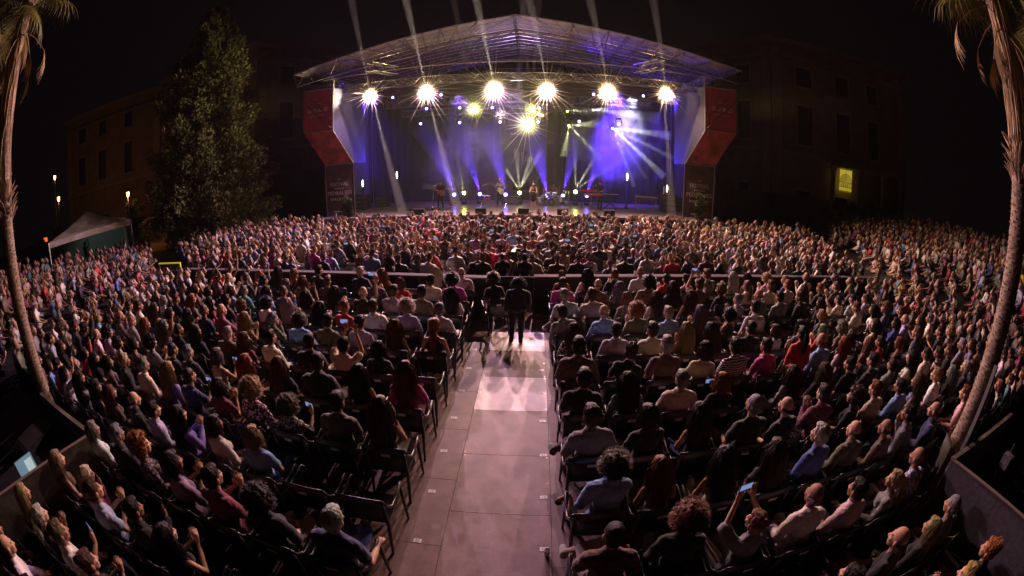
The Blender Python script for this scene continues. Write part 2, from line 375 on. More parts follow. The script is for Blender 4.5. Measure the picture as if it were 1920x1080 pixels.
def hair_mesh(kind):
    """hair modelled round a head at the origin of (0, 0, 0) = (hy, hz)"""
    if kind in HM: return HM[kind]
    P = [('e', (0, -.024, .045), (.082, .098, .094))]
    mm = M_hair; amp = .006; b = MB(); rr = random.Random(hash_of(kind))
    if kind in ('short', 'short_b'):
        P += [('e', (0, -.045, .0), (.080, .078, .085)), ('e', (0, .035, .105), (.055, .045, .022))]
        def stt(r):
            t = r.uniform(0, 6.28); u = r.uniform(.1, 1.35); v = Vector((math.sin(u)*math.cos(t), math.sin(u)*math.sin(t), math.cos(u)))
            p = Vector((v.x*.083, v.y*.1-.026, v.z*.095+.045))
            if p.y > .03 and p.z < .09: p.y = -p.y; v.y = -v.y
            return p, v*.25+Vector((0, -.8, -.1))
        strands(b, stt, .032, .25, (.08, .09, .09, -.02, .02), 800, 3)
    elif kind in ('long', 'wavy', 'straight'):
        wv = .012 if kind == 'wavy' else .003
        P += [('e', (0, -.055, -.02), (.086, .075, .12)), ('e', (0, -.115, -.15), (.088, .048, .14)), ('e', (0, -.150, -.27), (.082, .035, .13)),
              ('c', (.07, -.02, .03), (.082, -.03, -.14), .024, .022), ('c', (-.07, -.02, .03), (-.082, -.03, -.14), .024, .022), ('e', (0, .03, .098), (.055, .045, .024))]
        if kind == 'wavy': P += [('c', (.08, -.06, -.1), (.12, -.09, -.24), .035, .025), ('c', (-.08, -.06, -.1), (-.12, -.09, -.22), .035, .022), ('e', (0, -.13, -.28), (.105, .05, .12))]; mm = M_hair; amp = .012
        def stt(r):
            t = r.uniform(-.2, 3.34)+math.pi; u = r.uniform(.2, 1.5); v = Vector((math.sin(u)*math.cos(t), math.sin(u)*math.sin(t), math.cos(u)))
            return Vector((v.x*.086, v.y*.1-.024, v.z*.096+.045)), v*.7
        strands(b, stt, .48, .9, (.100 if kind == 'wavy' else .088, .125, .12, -.045, -.02), 1000, 5, wv)
    elif kind == 'bob':
        P += [('e', (0, -.055, -.02), (.095, .080, .115)), ('c', (.075, 0, .03), (.088, .0, -.085), .026, .024), ('c', (-.075, 0, .03), (-.088, .0, -.085), .026, .024), ('e', (0, .035, .10), (.055, .045, .024))]
        def stt(r):
            t = r.uniform(-.5, 3.64)+math.pi; u = r.uniform(.2, 1.5); v = Vector((math.sin(u)*math.cos(t), math.sin(u)*math.sin(t), math.cos(u)))
            return Vector((v.x*.088, v.y*.1-.024, v.z*.096+.045)), v*.7
        strands(b, stt, .22, .9, (.10, .115, .12, -.035, -.02), 850, 6, .004)
    elif kind in ('curly', 'afro'):
        mm = M_curl; big = 1.22 if kind == 'curly' else 1.05
        for i in range(150):
            t = rr.uniform(0, 6.28); u = math.acos(rr.uniform(-.62, 1)); v = Vector((math.sin(u)*math.cos(t), math.sin(u)*math.sin(t), math.cos(u)))
            if v.y > .45 and v.z < .55: continue
            P.append(('e', (v.x*.092*big, v.y*.098*big-.03, v.z*.10*big+.028), (rr.uniform(.018, .032),)*3))
        P.append(('e', (0, -.045, .01), (.095*big, .088*big, .10*big))); amp = .006
        def stt(r):
            t = r.uniform(0, 6.28); u = math.acos(r.uniform(-.5, 1)); v = Vector((math.sin(u)*math.cos(t), math.sin(u)*math.sin(t), math.cos(u)))
            if v.y > .4 and v.z < .55: v.y = -v.y
            return Vector((v.x*.115*big, v.y*.118*big-.03, v.z*.12*big+.028)), v
        strands(b, stt, .032, .1, (.08, .08, .08, -.03, 0), 800, 8, .008, .002)
    elif kind == 'bun':
        P += [('e', (0, -.04, .0), (.080, .078, .085)), ('e', (0, -.105, .10), (.042, .040, .038)), ('e', (0, .035, .103), (.055, .04, .022))]
        def stt(r):
            t = r.uniform(0, 6.28); u = r.uniform(.3, 1.9); v = Vector((math.sin(u)*math.cos(t), math.sin(u)*math.sin(t), math.cos(u)))
            if v.y > .2: v.y = -v.y
            return Vector((v.x*.082, v.y*.096-.026, v.z*.094+.04)), Vector((0, -.4, .6))
        strands(b, stt, .06, .0, (.07, .07, .07, -.02, 0), 260, 9)
    elif kind == 'ponytail':
        P += [('e', (0, -.04, .0), (.080, .078, .085)), ('c', (0, -.11, .07), (0, -.155, .02), .026, .030), ('c', (0, -.155, .02), (0, -.165, -.25), .032, .016), ('e', (0, .035, .103), (.055, .04, .022))]
        def stt(r): t = r.uniform(0, 6.28); return Vector((math.cos(t)*.02, -.14+math.sin(t)*.02, .05)), Vector((math.cos(t)*.3, -.6, .1))
        strands(b, stt, .36, .9, (.07, .13, .07, -.02, -.1), 160, 10)
    elif kind == 'bald':
        P = [('c', (.071, -.03, .0), (.05, -.085, -.01), .016, .020), ('c', (-.071, -.03, .0), (-.05, -.085, -.01), .016, .020), ('c', (-.05, -.085, -.01), (.05, -.085, -.01), .022, .022)]; amp = .002
    elif kind == 'buzz':
        P = [('e', (0, -.020, .042), (.0775, .0945, .0915)), ('e', (0, -.045, .0), (.076, .073, .08))]; amp = .0015
    def fn(p):
        a = math.atan2(p.y+.03, p.x)
        return noise.noise(Vector((math.cos(a)*9, math.sin(a)*9, p.z*5)))*amp*1.6+noise.noise(Vector((math.cos(a)*24, math.sin(a)*24, p.z*9)))*amp
    me = blob('hair', P, .008 if kind != 'curly' else .0075, mm, 1, .55, 0, fn)
    if b.v:
        me2 = b.mesh('hair_strands', mm); bm = bmesh.new(); bm.from_mesh(me); bm.from_mesh(me2); bm.to_mesh(me); bm.free(); me.shade_smooth()
    HM[kind] = me; return me
def hash_of(s): return sum(ord(c)*(i+3) for i, c in enumerate(s))
BOTTOMS = ['navy', 'black', 'grey', 'brown', 'beige', 'blue']
KMAT = {'stripes': M_stripes, 'check': M_check, 'floral': M_floral}
def person(loc, rz, sex, hair, hcol, top, tcol, pose, label, group, scale=1.0, tilt=(0, 0), skin=None, bcol=None, bkind=None):
    rr = random.Random(int(loc[0]*100)*7+int(loc[1]*100)*13)
    b = link('person', body_mesh(sex, pose)); b.location = loc; b.rotation_euler = (tilt[0], tilt[1], rz); b.scale = (scale,)*3
    tag(b, label, 'person', group)
    c = skin or rr.choice(SKIN); b.color = (*c, 1)
    kind = {'stripes': 'tee', 'check': 'shirt', 'floral': 'blouse'}.get(top, top)
    t = child({'tee': 'tshirt', 'tank': 'tank_top'}.get(kind, kind), top_mesh(sex, pose, kind), b); t.color = (*[x*rr.uniform(.85, 1.1) for x in PAL[tcol]], 1)
    if top in KMAT:
        t.material_slots[0].link = 'OBJECT'; t.material_slots[0].material = KMAT[top]
    if kind != 'dress':
        bk = bkind or ('trousers' if rr.random() < .8 else 'shorts')
        q = child(bk, bottom_mesh(sex, pose, bk), b); q.color = (*PAL[bcol or rr.choice(BOTTOMS)], 1)
    sc_ = (*rr.choice([(.02, .018, .018), (.05, .03, .02), (.35, .33, .32), (.015, .015, .02)]), 1)
    for me_ in shoe_mesh(sex, pose): child('shoe', me_, b).color = sc_
    s = sk(sex, pose)
    if hair:
        h = child('hair', hair_mesh(hair), b, (0, s['hy'], s['hz'])); h.color = (*[x*rr.uniform(.8, 1.25) for x in HAIR[hcol]], 1)
        h.scale = (1.16, 1.16, 1.16) if sex == 'f' else (1.14, 1.14, 1.14)
    return b
# ------------------------------------------------------------------ ground and seating floor
M_ground = mat('ground_gravel', (.045, .038, .034), .95, var=.35, scale=3, bump=.4, bscale=30)
M_board = mat('floor_board', (.225, .142, .155), .6, var=.20, scale=4, bump=.2, bscale=90)
def wear(m):                 # fine scratches along the aisle and scattered pale scuffs
    nt = m.node_tree; N = nt.nodes; Lk = nt.links; b = principled(m); src = b.inputs['Base Color'].links[0].from_socket
    tc = N.new('ShaderNodeTexCoord'); out = src
    for sc_, st_, lo, hi, a, c_ in ((14, (5, .5, 1), .56, .72, 1, 1.35), (3.2, (1, 1.4, 1), .55, .75, 1, .72), (40, (1, 1, 1), .60, .70, 1, 1.3), (1.1, (1, .6, 1), .45, .62, 1, .80)):
        mp = N.new('ShaderNodeMapping'); mp.inputs['Scale'].default_value = st_; Lk.new(tc.outputs['Object'], mp.inputs[0]); n = N.new('ShaderNodeTexNoise'); n.inputs['Scale'].default_value = sc_; n.inputs['Detail'].default_value = 6; n.inputs['Roughness'].default_value = .65; Lk.new(mp.outputs[0], n.inputs['Vector'])
        mr = N.new('ShaderNodeMapRange'); mr.inputs['From Min'].default_value = lo; mr.inputs['From Max'].default_value = hi; mr.inputs['To Min'].default_value = a; mr.inputs['To Max'].default_value = c_; Lk.new(n.outputs['Fac'], mr.inputs['Value'])
        vm = N.new('ShaderNodeVectorMath'); vm.operation = 'SCALE'; Lk.new(out, vm.inputs[0]); Lk.new(mr.outputs[0], vm.inputs['Scale']); out = vm.outputs[0]
    Lk.new(out, b.inputs['Base Color'])
M_boardnew = mat('floor_board_pale', (.86, .76, .82), .6, var=.09, scale=4, bump=.1, bscale=90)
wear(M_board); wear(M_boardnew)
M_boarddk = mat('floor_board_brown', (.075, .055, .05), .75, var=.3, scale=4, bump=.2)
g = MB(); g.add([(-140, -60, 0), (140, -60, 0), (140, 160, 0), (-140, 160, 0)], [(0, 1, 2, 3)])
tag(g.build('ground', M_ground), kind='structure')
def floor_panels():
    fl = MB(); fl.box((0, 5, .012), (26, 12.2, .016)); base = fl.build('seating_floor', M_boarddk); tag(base, kind='structure')
    xs = [(-2.17, -.953), (-.947, .287), (.293, 1.51)]
    ys = [-1.2, 0, 1.2, 2.4, 3.59, 4.78, 5.97, 7.15, 8.33, 9.5, 10.62]
    for c, (x0, x1) in enumerate(xs):
        for j in range(len(ys)-1):
            off = -.6 if c == 0 else (.35 if c == 2 else 0)
            y0, y1 = ys[j]+off+.003, ys[j+1]+off-.003
            if y1 > 10.62: y1 = 10.62
            pale = c == 1 and j in (6, 8)
            b = MB(); b.box(((x0+x1)/2, (y0+y1)/2, .028), (x1-x0, y1-y0, .014))
            part(b.build('floor_panel', M_boardnew if pale else M_board), base)
            if c == 1:
                for sx in (x0+.03, x1-.03):
                    for sy in (y0+.04, (y0+y1)/2, y1-.04):
                        s = MB(); s.lathe([(.009, .035), (.009, .0372), (.0, .0374)], 6, (sx, sy, 0)); part(s.build('screw', MATS.get('steel') or mat('steel', (.55, .55, .57), .3, 1)), base)
floor_panels()
M_steel = mat('steel', (.55, .55, .57), .3, 1)
M_black = mat('black_paint', (.012, .012, .013), .5)
M_blackcloth = mat('black_cloth', (.010, .010, .012), .95, var=.3, scale=2)
M_alu = mat('truss_aluminium', (.62, .60, .60), .32, .9)
M_aludk = mat('truss_dark', (.10, .10, .11), .5, .6)
M_ledge = mat('ledge_white', (.12, .10, .115), .95, spec=.05, var=.1)
M_white = mat('white_plastic', (.75, .73, .72), .5)
M_tag = mat('paper_tag', (.70, .62, .60), .7)
M_ink = mat('ink', (.02, .02, .02), .8)

# row numbers taped on the boards beside the aisle, read from the stage side
for side, x in ((-1, -1.235), (1, .205)):
    for r in range(14, 23):
        y = 2.83+.885*(22-r)+.20
        b = MB(); b.box((x, y, .0375), (.098, .062, .003)); lab = {-1: 'tree', 1: 'keyboard'}[side]
        o = b.build('row_number', M_white); tag(o, 'small white number tag on aisle floor, %s row behind barrier, %s side' % (['first', 'second', 'third', 'fourth', 'fifth', 'sixth', 'seventh', 'eighth', 'ninth'][r-14], lab), 'floor tag', 'row numbers on the aisle boards')
        t = text('digits', '%d' % r, .055, M_ink, o, (x, y, .0395), (0, 0, math.pi), .0004)

# ------------------------------------------------------------------ barrier
def barrier(name, x0, y0, x1, y1, label):
    r = empty(name, ((x0+x1)/2, (y0+y1)/2, 0), label, 'barrier', 'barriers behind the front seats', math.atan2(y1-y0, x1-x0))
    L = math.hypot(x1-x0, y1-y0); n = max(1, round(L/2.0))
    for i in range(n):
        x = -L/2+(i+.5)*L/n
        b = MB(); b.box((x, 0, .50), (L/n-.012, .06, 1.0)); b.build('panel', M_blackcloth, r)
        b = MB(); b.box((x, .03, 1.022), (L/n-.006, .24, .04)); b.build('ledge', M_ledge, r)
    return r
barrier('barrier', -1.04, 10.66, -13.2, 11.65, 'long black barrier with pale ledge on the tree side of the aisle')
barrier('barrier', .03, 10.78, 12.9, 11.75, 'long black barrier with pale ledge on the keyboard side of the aisle')
o = MB(); o.box((-.5, 10.98, .48), (1.05, .08, .96)); o = o.build('aisle_screen', M_blackcloth); tag(o, 'black cloth screen closing the end of the aisle below the camera operators', 'screen')

# ------------------------------------------------------------------ stage
SX0, SX1, SY0, SY1, SZ = -13.0, 11.1, 22.9, 32.0, 1.1
M_deck = mat('stage_deck', (.22, .17, .18), .28, var=.15, scale=3)
st = empty('stage', ((SX0+SX1)/2, SY0, 0), 'wide black concert stage with a glossy dark deck under the roof', 'stage')
st.location = (0, 0, 0)
nx = 10
for i in range(nx):
    for j in range(5):
        x0 = SX0+(SX1-SX0)*i/nx; x1 = SX0+(SX1-SX0)*(i+1)/nx; y0 = SY0+(SY1-SY0)*j/5; y1 = SY0+(SY1-SY0)*(j+1)/5
        b = MB(); b.box(((x0+x1)/2, (y0+y1)/2, SZ-.06), (x1-x0-.006, y1-y0-.006, .12)); b.build('deck_panel', M_deck, st)
b = MB(); b.box(((SX0+SX1)/2, SY0+.02, .48), (SX1-SX0, .04, .94)); b.build('skirt', M_blackcloth, st)

# drapes and translucent backdrop frame
def drape(name, x0, x1, y, z0, z1, m, label, amp=.12, period=.55, ax='x', grp='black stage drapes'):
    n = max(6, int((x1-x0)/.09)); V = []
    for i in range(n+1):
        x = x0+(x1-x0)*i/n; d = amp*math.sin(2*math.pi*x/period)*(.7+.3*math.sin(x*1.7))
        for z in (z0, z1): V.append((x, y+d, z) if ax == 'x' else (y+d, x, z))
    b = MB(); b.add(V, [(2*i, 2*i+2, 2*i+3, 2*i+1) for i in range(n)])
    return tag(b.build(name, m, smooth=True), label, 'drape', grp)
M_drape = mat('drape_black', (.012, .011, .016), .9, var=.2)
M_bdrape = mat('drape_navy', (.10, .09, .16), .85, var=.15)
drape('drape', -13.0, -5.4, 31.4, SZ, 9.0, M_drape, 'tall black drape behind the seated acoustic guitarist')
drape('drape', 2.9, 11.0, 31.4, SZ, 9.0, M_drape, 'tall black drape behind the keyboards')
drape('drape', 23.9, 31.2, -12.6, SZ, 9.0, M_bdrape, 'side drape beside the banner tower near the conifer', ax='y')
drape('drape', 23.9, 31.2, 10.8, SZ, 9.0, M_bdrape, 'side drape beside the banner tower near the villa', ax='y')

def truss_box(r, p0, p1, s, rad=.025, up=(0, 0, 1), m=None, bays=None, lace=.012):
    """box truss: four chords and lacing as parts"""
    m = m or M_alu; p0, p1 = Vector(p0), Vector(p1); d = (p1-p0); L = d.length; d.normalize(); u = Vector(up); u = (u-d*u.dot(d)).normalized(); w_ = d.cross(u)
    cs = [(u*a+w_*b_)*s/2 for a, b_ in ((1, 1), (1, -1), (-1, -1), (-1, 1))]
    for c in cs: MB().tube([p0+c, p1+c], rad, 6).build('chord', m, r)
    n = bays or max(1, round(L/s)); b = MB()
    for i in range(n):
        a0, a1 = p0+d*L*i/n, p0+d*L*(i+1)/n
        for k in range(4):
            c0, c1 = cs[k], cs[(k+1) % 4]
            if i % 2: c0, c1 = c1, c0
            b.tube([a0+c0, a1+c1], lace, 4, cap=False); b.tube([a0+cs[k], a0+cs[(k+1) % 4]], lace, 4, cap=False)
    o = b.build('lacing', m, r); o['kind'] = 'stuff'
def lattice(r, top, bot, bays, rad=.03, m=None, rd=.02):
    """flat girder following two polylines (lists of points), each vertical and diagonal a part"""
    m = m or M_alu
    T = [Vector(p) for p in top]; B_ = [Vector(p) for p in bot]
    MB().tube(T, rad, 6).build('chord', m, r); MB().tube(B_, rad, 6).build('chord', m, r)
    def at(P, t):
        q = t*(len(P)-1); i = min(int(q), len(P)-2); return P[i].lerp(P[i+1], q-i)
    for i in range(bays+1):
        t = i/bays; MB().tube([at(T, t), at(B_, t)], rd, 5, cap=False).build('strut', m, r)
        if i < bays:
            t2 = (i+1)/bays; MB().tube([at(B_, t), at(T, t2)] if i % 2 == 0 else [at(T, t), at(B_, t2)], rd*.8, 5, cap=False).build('brace', m, r)

# roof
RX0, RX1, RXC = -14.35, 12.15, -.94
M_canvas = mat('roof_canvas', (.12, .10, .16), .6, var=.12, scale=2, bump=.15, bscale=8)
roof = empty('stage_roof', (0, 22.6, 0), 'low pitched canvas stage roof on pale lattice girders', 'stage roof'); roof.location = (0, 0, 0)
def rz(x, apex=12.42, eave=10.3): 
    return eave+(apex-eave)*(1-abs(x-RXC)/((RX1-RX0)/2))
for side in (0, 1):
    xs = [RX0+(RXC-RX0)*i/4 for i in range(5)] if side == 0 else [RXC+(RX1-RXC)*i/4 for i in range(5)]
    for i in range(4):
        V = []; nn = 8
        for j in range(nn+1):
            y = 22.6+(33.5-22.6)*j/nn
            for k in range(5):
                x = xs[i]+(xs[i+1]-xs[i])*k/4; V.append((x, y, rz(x)+.03-.05*math.sin(math.pi*k/4)*math.sin(math.pi*((j*1.0) % 2)/2+.3)))
        F = [(j*5+k, j*5+k+1, (j+1)*5+k+1, (j+1)*5+k) for j in range(nn) for k in range(4)]
        b = MB(); b.add(V, F); b.build('canvas', M_canvas, roof, smooth=True)
for y, m in ((22.65, M_alu), (25.4, M_aludk), (28.4, M_aludk), (31.4, M_aludk)):
    dz = 1.0
    pts_t = [(x, y, rz(x)-.02) for x in (RX0+.02, (RX0+RXC)/2, RXC)]; pts_b = [(RX0+.35, y, rz(RX0)-.85), ((RX0+RXC)/2+1, y, rz((RX0+RXC)/2)-1.15), (RXC-2, y, 11.15)]
    lattice(roof, pts_t, pts_b, 13, m=m)
    pts_t = [(x, y, rz(x)-.02) for x in (RXC, (RX1+RXC)/2, RX1-.02)]; pts_b = [(RXC+2, y, 11.15), ((RX1+RXC)/2-1, y, rz((RX1+RXC)/2)-1.15), (RX1-.35, y, rz(RX1)-.85)]
    lattice(roof, pts_t, pts_b, 13, m=m)
    MB().tube([(RXC-2, y, 11.15), (RXC+2, y, 11.15)], .03, 6).build('chord', m, roof)
    for x in (RXC-2, RXC, RXC+2): MB().tube([(RXC, y, rz(RXC)), (x, y, 11.15)], .02, 5).build('strut', m, roof)
for i in range(9):
    x = RX0+.6+(RX1-RX0-1.2)*i/8; MB().tube([(x, 22.7, rz(x)-.08), (x, 33.4, rz(x)-.08)], .035, 6).build('purlin', M_alu if i % 2 else M_aludk, roof)
for i in range(11):   # thin horizontal battens seen through the haze under the canvas
    y = 23.4+i*.8; MB().tube([(RX0+.8, y, rz(RX0+.8)-.06), (RXC, y, rz(RXC)-.06), (RX1-.8, y, rz(RX1-.8)-.06)], .018, 5).build('batten', M_alu, roof)
# tie rod along the eaves and short box trusses at the corners
MB().tube([(-12.2, 22.75, 9.52), (RXC, 22.75, 9.62), (10.3, 22.75, 9.52)], .03, 6).build('tie_rod', M_alu, roof)
for x in (-9.2, 7.0):
    truss_box(roof, (x, 22.8, 9.95+ .0), (x+(.9 if x < 0 else -.9), 24.8, 9.95), .5, .03)
for x in (-12.3, 10.3):
    truss_box(roof, (x, 23.9, 9.7), (x, 31.4, 9.7), .4, .025)
    for y in (24.1, 31.2): truss_box(roof, (x, y, 0), (x, y, 9.6), .4, .025)

# lighting trusses
def light_truss(y, z, x0, x1, label):
    r = empty('lighting_truss', (0, 0, 0), label, 'truss', 'lighting trusses over the stage'); truss_box(r, (x0, y, z), (x1, y, z), .42, .025, m=mat('truss_grey', (.13, .13, .15), .45, .7), lace=.014)
    for x in (x0+1.5, RXC, x1-1.5): MB().tube([(x, y, z+.2), (x, y, rz(x)-.1)], .012, 5).build('hoist_chain', M_aludk, r)
light_truss(23.9, 8.95, -11.8, 9.9, 'front lighting truss carrying six glaring warm lamps')
light_truss(26.1, 7.95, -9.2, 7.4, 'middle lighting truss with blue and yellow green lamps below it')
light_truss(28.6, 7.6, -9.0, 7.2, 'rear lighting truss above the drums, dim and blue')

# ------------------------------------------------------------------ banner towers
M_bred = mat('banner_red', (.42, .055, .07), .65, var=.18, scale=2.5, bump=.25, bscale=3)
M_brust = mat('banner_rust', (.36, .07, .045), .65, var=.45, scale=1.6, bump=.2, bscale=3)
M_bdark = mat('banner_dark', (.07, .05, .045), .7, var=.4, scale=2)
M_print = mat('banner_print', (.60, .50, .48), .6)
M_mesh = mat('side_mesh', (.045, .045, .11), .7, var=.1, bump=.2, bscale=4)
def tower(s, label):
    cx = RXC; X = lambda u: cx+s*u
    r = empty('banner_tower', (0, 0, 0), label, 'banner tower', 'banner towers beside the stage')
    y = 23.0; o0, o1 = 12.75, 10.65; b0, b1 = 11.70, 9.72      # distance of outer and inner edge from the centre line, above and below
    def sheet(name, P, m, n=8):
        V = []; 
        for i in range(n+1):
            for j in range(n+1):
                u, v = i/n, j/n; p = Vector(P[0])*(1-u)*(1-v)+Vector(P[1])*u*(1-v)+Vector(P[2])*u*v+Vector(P[3])*(1-u)*v
                p.y += .05*math.sin(v*5+u*4)*math.sin(math.pi*u)*math.sin(math.pi*v)+.03*math.sin((u+v)*14)*math.sin(math.pi*u)*math.sin(math.pi*v); V.append(p)
        b = MB(); b.add(V, [(i*(n+1)+j, (i+1)*(n+1)+j, (i+1)*(n+1)+j+1, i*(n+1)+j+1) for i in range(n) for j in range(n)]); return b.build(name, m, r, smooth=True)
    sheet('upper_banner', [(X(o0), y, 6.5), (X(o1), y, 6.4), (X(o1), y, 9.0), (X(o0), y, 9.1)], M_bred)
    sheet('slanted_banner', [(X(b0), y+.9, 4.35), (X(b1), y+.9, 4.35), (X(o1), y, 6.38), (X(o0), y, 6.48)], M_brust)
    sheet('lower_banner', [(X(b0), y+.9, 1.2), (X(b1), y+.9, 1.2), (X(b1), y+.9, 4.33), (X(b0), y+.9, 4.33)], M_bdark)
    P_ = [(X(b1), y+.9, 4.35), (X(b1), y+3.0, 4.3), (X(b1), y+3.0, 8.9), (X(o1)-s*.0, y, 9.0), (X(o1), y, 6.4)]
    b = MB(); b.add([(X(o1)-s*.02, y, 6.4), (X(o1)-s*.02, y, 9.0), (X(b1)-s*.1, y+2.6, 9.0), (X(b1)-s*.1, y+2.6, 4.3), (X(b1)-s*.02, y+.9, 4.35)], [(0, 1, 2, 3, 4)]); b.build('side_mesh', M_mesh, r)
    for a, c in (((X(o1), y-.03, 6.4), (X(o1), y-.03, 9.5)), ((X(o1), y-.03, 6.4), (X(b1), y+.87, 4.34)), ((X(b1), y+.87, 0), (X(b1), y+.87, 4.34)), ((X(b0), y+.87, 0), (X(b0), y+.87, 4.34)),
                 ((X(b0), y+.87, 4.34), (X(b1), y+.87, 4.34)), ((X(o0), y-.03, 6.48), (X(o1), y-.03, 6.4)), ((X(o0), y-.03, 6.48), (X(o0), y-.03, 9.1)), ((X(o0), y-.03, 9.1), (X(o1), y-.03, 9.0))):
        MB().tube([a, c], .045 if c[2] > 9.2 else .03, 6).build('frame_pole', M_alu if c[2] > 9.2 else M_steel, r)
    for a, c in (((X(o0-.1), y-.08, 8.3), (X(o1+.1), y-.08, 6.55)), ((X(o0-.7), y-.08, 8.4), (X(o1+.1), y-.08, 7.1))):
        MB().tube([a, c], .045, 6).build('brace', mat('brace_red', (.22, .03, .035), .6), r)
    # print: four round badges and a line of capitals above, festival lettering below
    xm = X((o0+o1)/2)
    for i in range(4):
        bx = xm+(i-1.5)*.36; b = MB(); rot = Matrix.Rotation(R(90), 3, 'X')
        n = 20; V = []
        for k in range(n):
            a = 2*math.pi*k/n; V += [(bx+.13*math.cos(a), y-.10, 7.75+.13*math.sin(a)), (bx+(.06+.02*(i % 2))*math.cos(a), y-.10, 7.75+(.07 if i != 2 else .04)*math.sin(a))]
        b.add(V, [(2*k, 2*((k+1) % n), 2*((k+1) % n)+1, 2*k+1) for k in range(n)]); b.build('badge', M_print, r)
    text('lettering', 'FESTIVAL', .13, M_print, r, (xm, y-.10, 8.15))
    text('lettering', 'JARDINS DE PEDRALBES', .11, M_print, r, (xm, y-.10, 7.42))
    xb = X((b0+b1)/2)
    for body, z, sz in (('6\u00e8', 3.42, .20), ('FESTIVAL', 3.10, .32), ('JARDINS DE', 2.84, .13), ('PEDRALBES', 2.55, .34), ('BARCELONA', 2.18, .22)):
        text('lettering', body, sz, M_print, r, (xb, y+.80, z))
    b = MB(); b.box((xb, y+.81, 1.42), (1.0, .01, .05)); b.build('print_line', M_print, r)
tower(-1, 'bent red festival banner tower beside the conifer')
tower(1, 'bent red festival banner tower beside the dark villa')

# ------------------------------------------------------------------ stage lamps
M_case = mat('lamp_case', (.02, .02, .022), .45)
M_hot = mat('lens_warm', (1, .8, .5), .3, emit=(1, .62, .26), es=26)
M_blue = mat('lens_blue', (.3, .3, 1), .3, emit=(.16, .13, 1), es=40)
M_lime = mat('lens_lime', (.8, 1, .3), .3, emit=(.80, .78, .14), es=60)
M_amber = mat('lens_amber', (1, .7, .5), .3, emit=(1, .62, .40), es=34)
M_tubew = mat('tube_white', (1, 1, 1), .3, emit=(1, .92, .80), es=14)
def spot(name, loc, target, power, color, angle, blend=.15, parent=None, size=.05, nodes=None):
    l = bpy.data.lights.new(name, 'SPOT'); l.energy = power; l.color = color; l.spot_size = R(angle); l.spot_blend = blend; l.shadow_soft_size = size
    o = link(name, l, None, loc); o.rotation_euler = (Vector(target)-Vector(loc)).to_track_quat('-Z', 'Y').to_euler()
    if parent: o.parent = parent
    if nodes: nodes(l)
    return o
def point(name, loc, power, color, parent=None, size=.05, nodes=None):
    l = bpy.data.lights.new(name, 'POINT'); l.energy = power; l.color = color; l.shadow_soft_size = size
    o = link(name, l, None, loc)
    if parent: o.parent = parent
    if nodes: nodes(l)
    return o
def volume_mat(name, color, dens, aniso=0.0, cloud=None):
    m = bpy.data.materials.new(name); m.use_nodes = True; nt = m.node_tree; N = nt.nodes; Lk = nt.links
    for n in list(N): 
        if n.type == 'BSDF_PRINCIPLED': N.remove(n)
    out = [n for n in N if n.type == 'OUTPUT_MATERIAL'][0]
    v = N.new('ShaderNodeVolumePrincipled'); v.inputs['Color'].default_value = (*color, 1); v.inputs['Density'].default_value = dens; v.inputs['Anisotropy'].default_value = aniso
    Lk.new(v.outputs[0], out.inputs['Volume'])
    if cloud:
        tc = N.new('ShaderNodeTexCoord'); n = N.new('ShaderNodeTexNoise'); n.inputs['Scale'].default_value = cloud; n.inputs['Detail'].default_value = 4; n.inputs['Distortion'].default_value = .8
        Lk.new(tc.outputs['Object'], n.inputs['Vector']); mr = N.new('ShaderNodeMapRange'); mr.inputs['From Min'].default_value = .43; mr.inputs['From Max'].default_value = .66; mr.inputs['To Max'].default_value = dens
        ln = N.new('ShaderNodeVectorMath'); ln.operation = 'LENGTH'; Lk.new(tc.outputs['Object'], ln.inputs[0])
        fo = N.new('ShaderNodeMapRange'); fo.inputs['From Min'].default_value = 1.0; fo.inputs['From Max'].default_value = .45; Lk.new(ln.outputs['Value'], fo.inputs['Value'])
        mu = N.new('ShaderNodeMath'); mu.operation = 'MULTIPLY'; Lk.new(n.outputs['Fac'], mr.inputs['Value']); Lk.new(mr.outputs[0], mu.inputs[0]); Lk.new(fo.outputs[0], mu.inputs[1])
        Lk.new(mu.outputs[0], v.inputs['Density'])
    return m
WARM = (1, .61, .32); BLU = (.10, .025, 1.0); VIO = (.55, .28, 1.0); LIME = (.85, .85, .22); PALE = (1, .86, .62)
TUNE = dict(flood=4300, vio=0, beam=38000, down=2600, fan=12000, star=260, wstar=190, up=3000)
def add_beam(p, q, power, color, ang, blend=.3, nm='beam', dens=.4, reach=1.0, r0=.04):
    """a narrow spot and a smoke volume shaped to its cone so the beam shows"""
    p, q = Vector(p), Vector(q); d = q-p; L = d.length*reach; d.normalize(); t = math.tan(R(ang/2))*.96
    n = 5; MB().tube([p+d*(.12+(L-.12)*k/n) for k in range(n+1)], [r0+t*(.12+(L-.12)*k/n) for k in range(n+1)], 12)
    b = MB(); b.tube([p+d*(.12+(L-.12)*k/n) for k in range(n+1)], [r0*.5+t*(.12+(L-.12)*k/n) for k in range(n+1)], 14)
    tag(b.build('beam_shaped_smoke', smoke_mat(dens)), kind='stuff')  # added volume that follows the light cone, not a smoke column
    return spot(nm, p, q, power, color, ang, blend, None, .02)
SMK = {}
def smoke_mat(d):
    if d not in SMK: SMK[d] = volume_mat('beam_shaped_smoke', (.96, .94, .97), d, .1)
    return SMK[d]
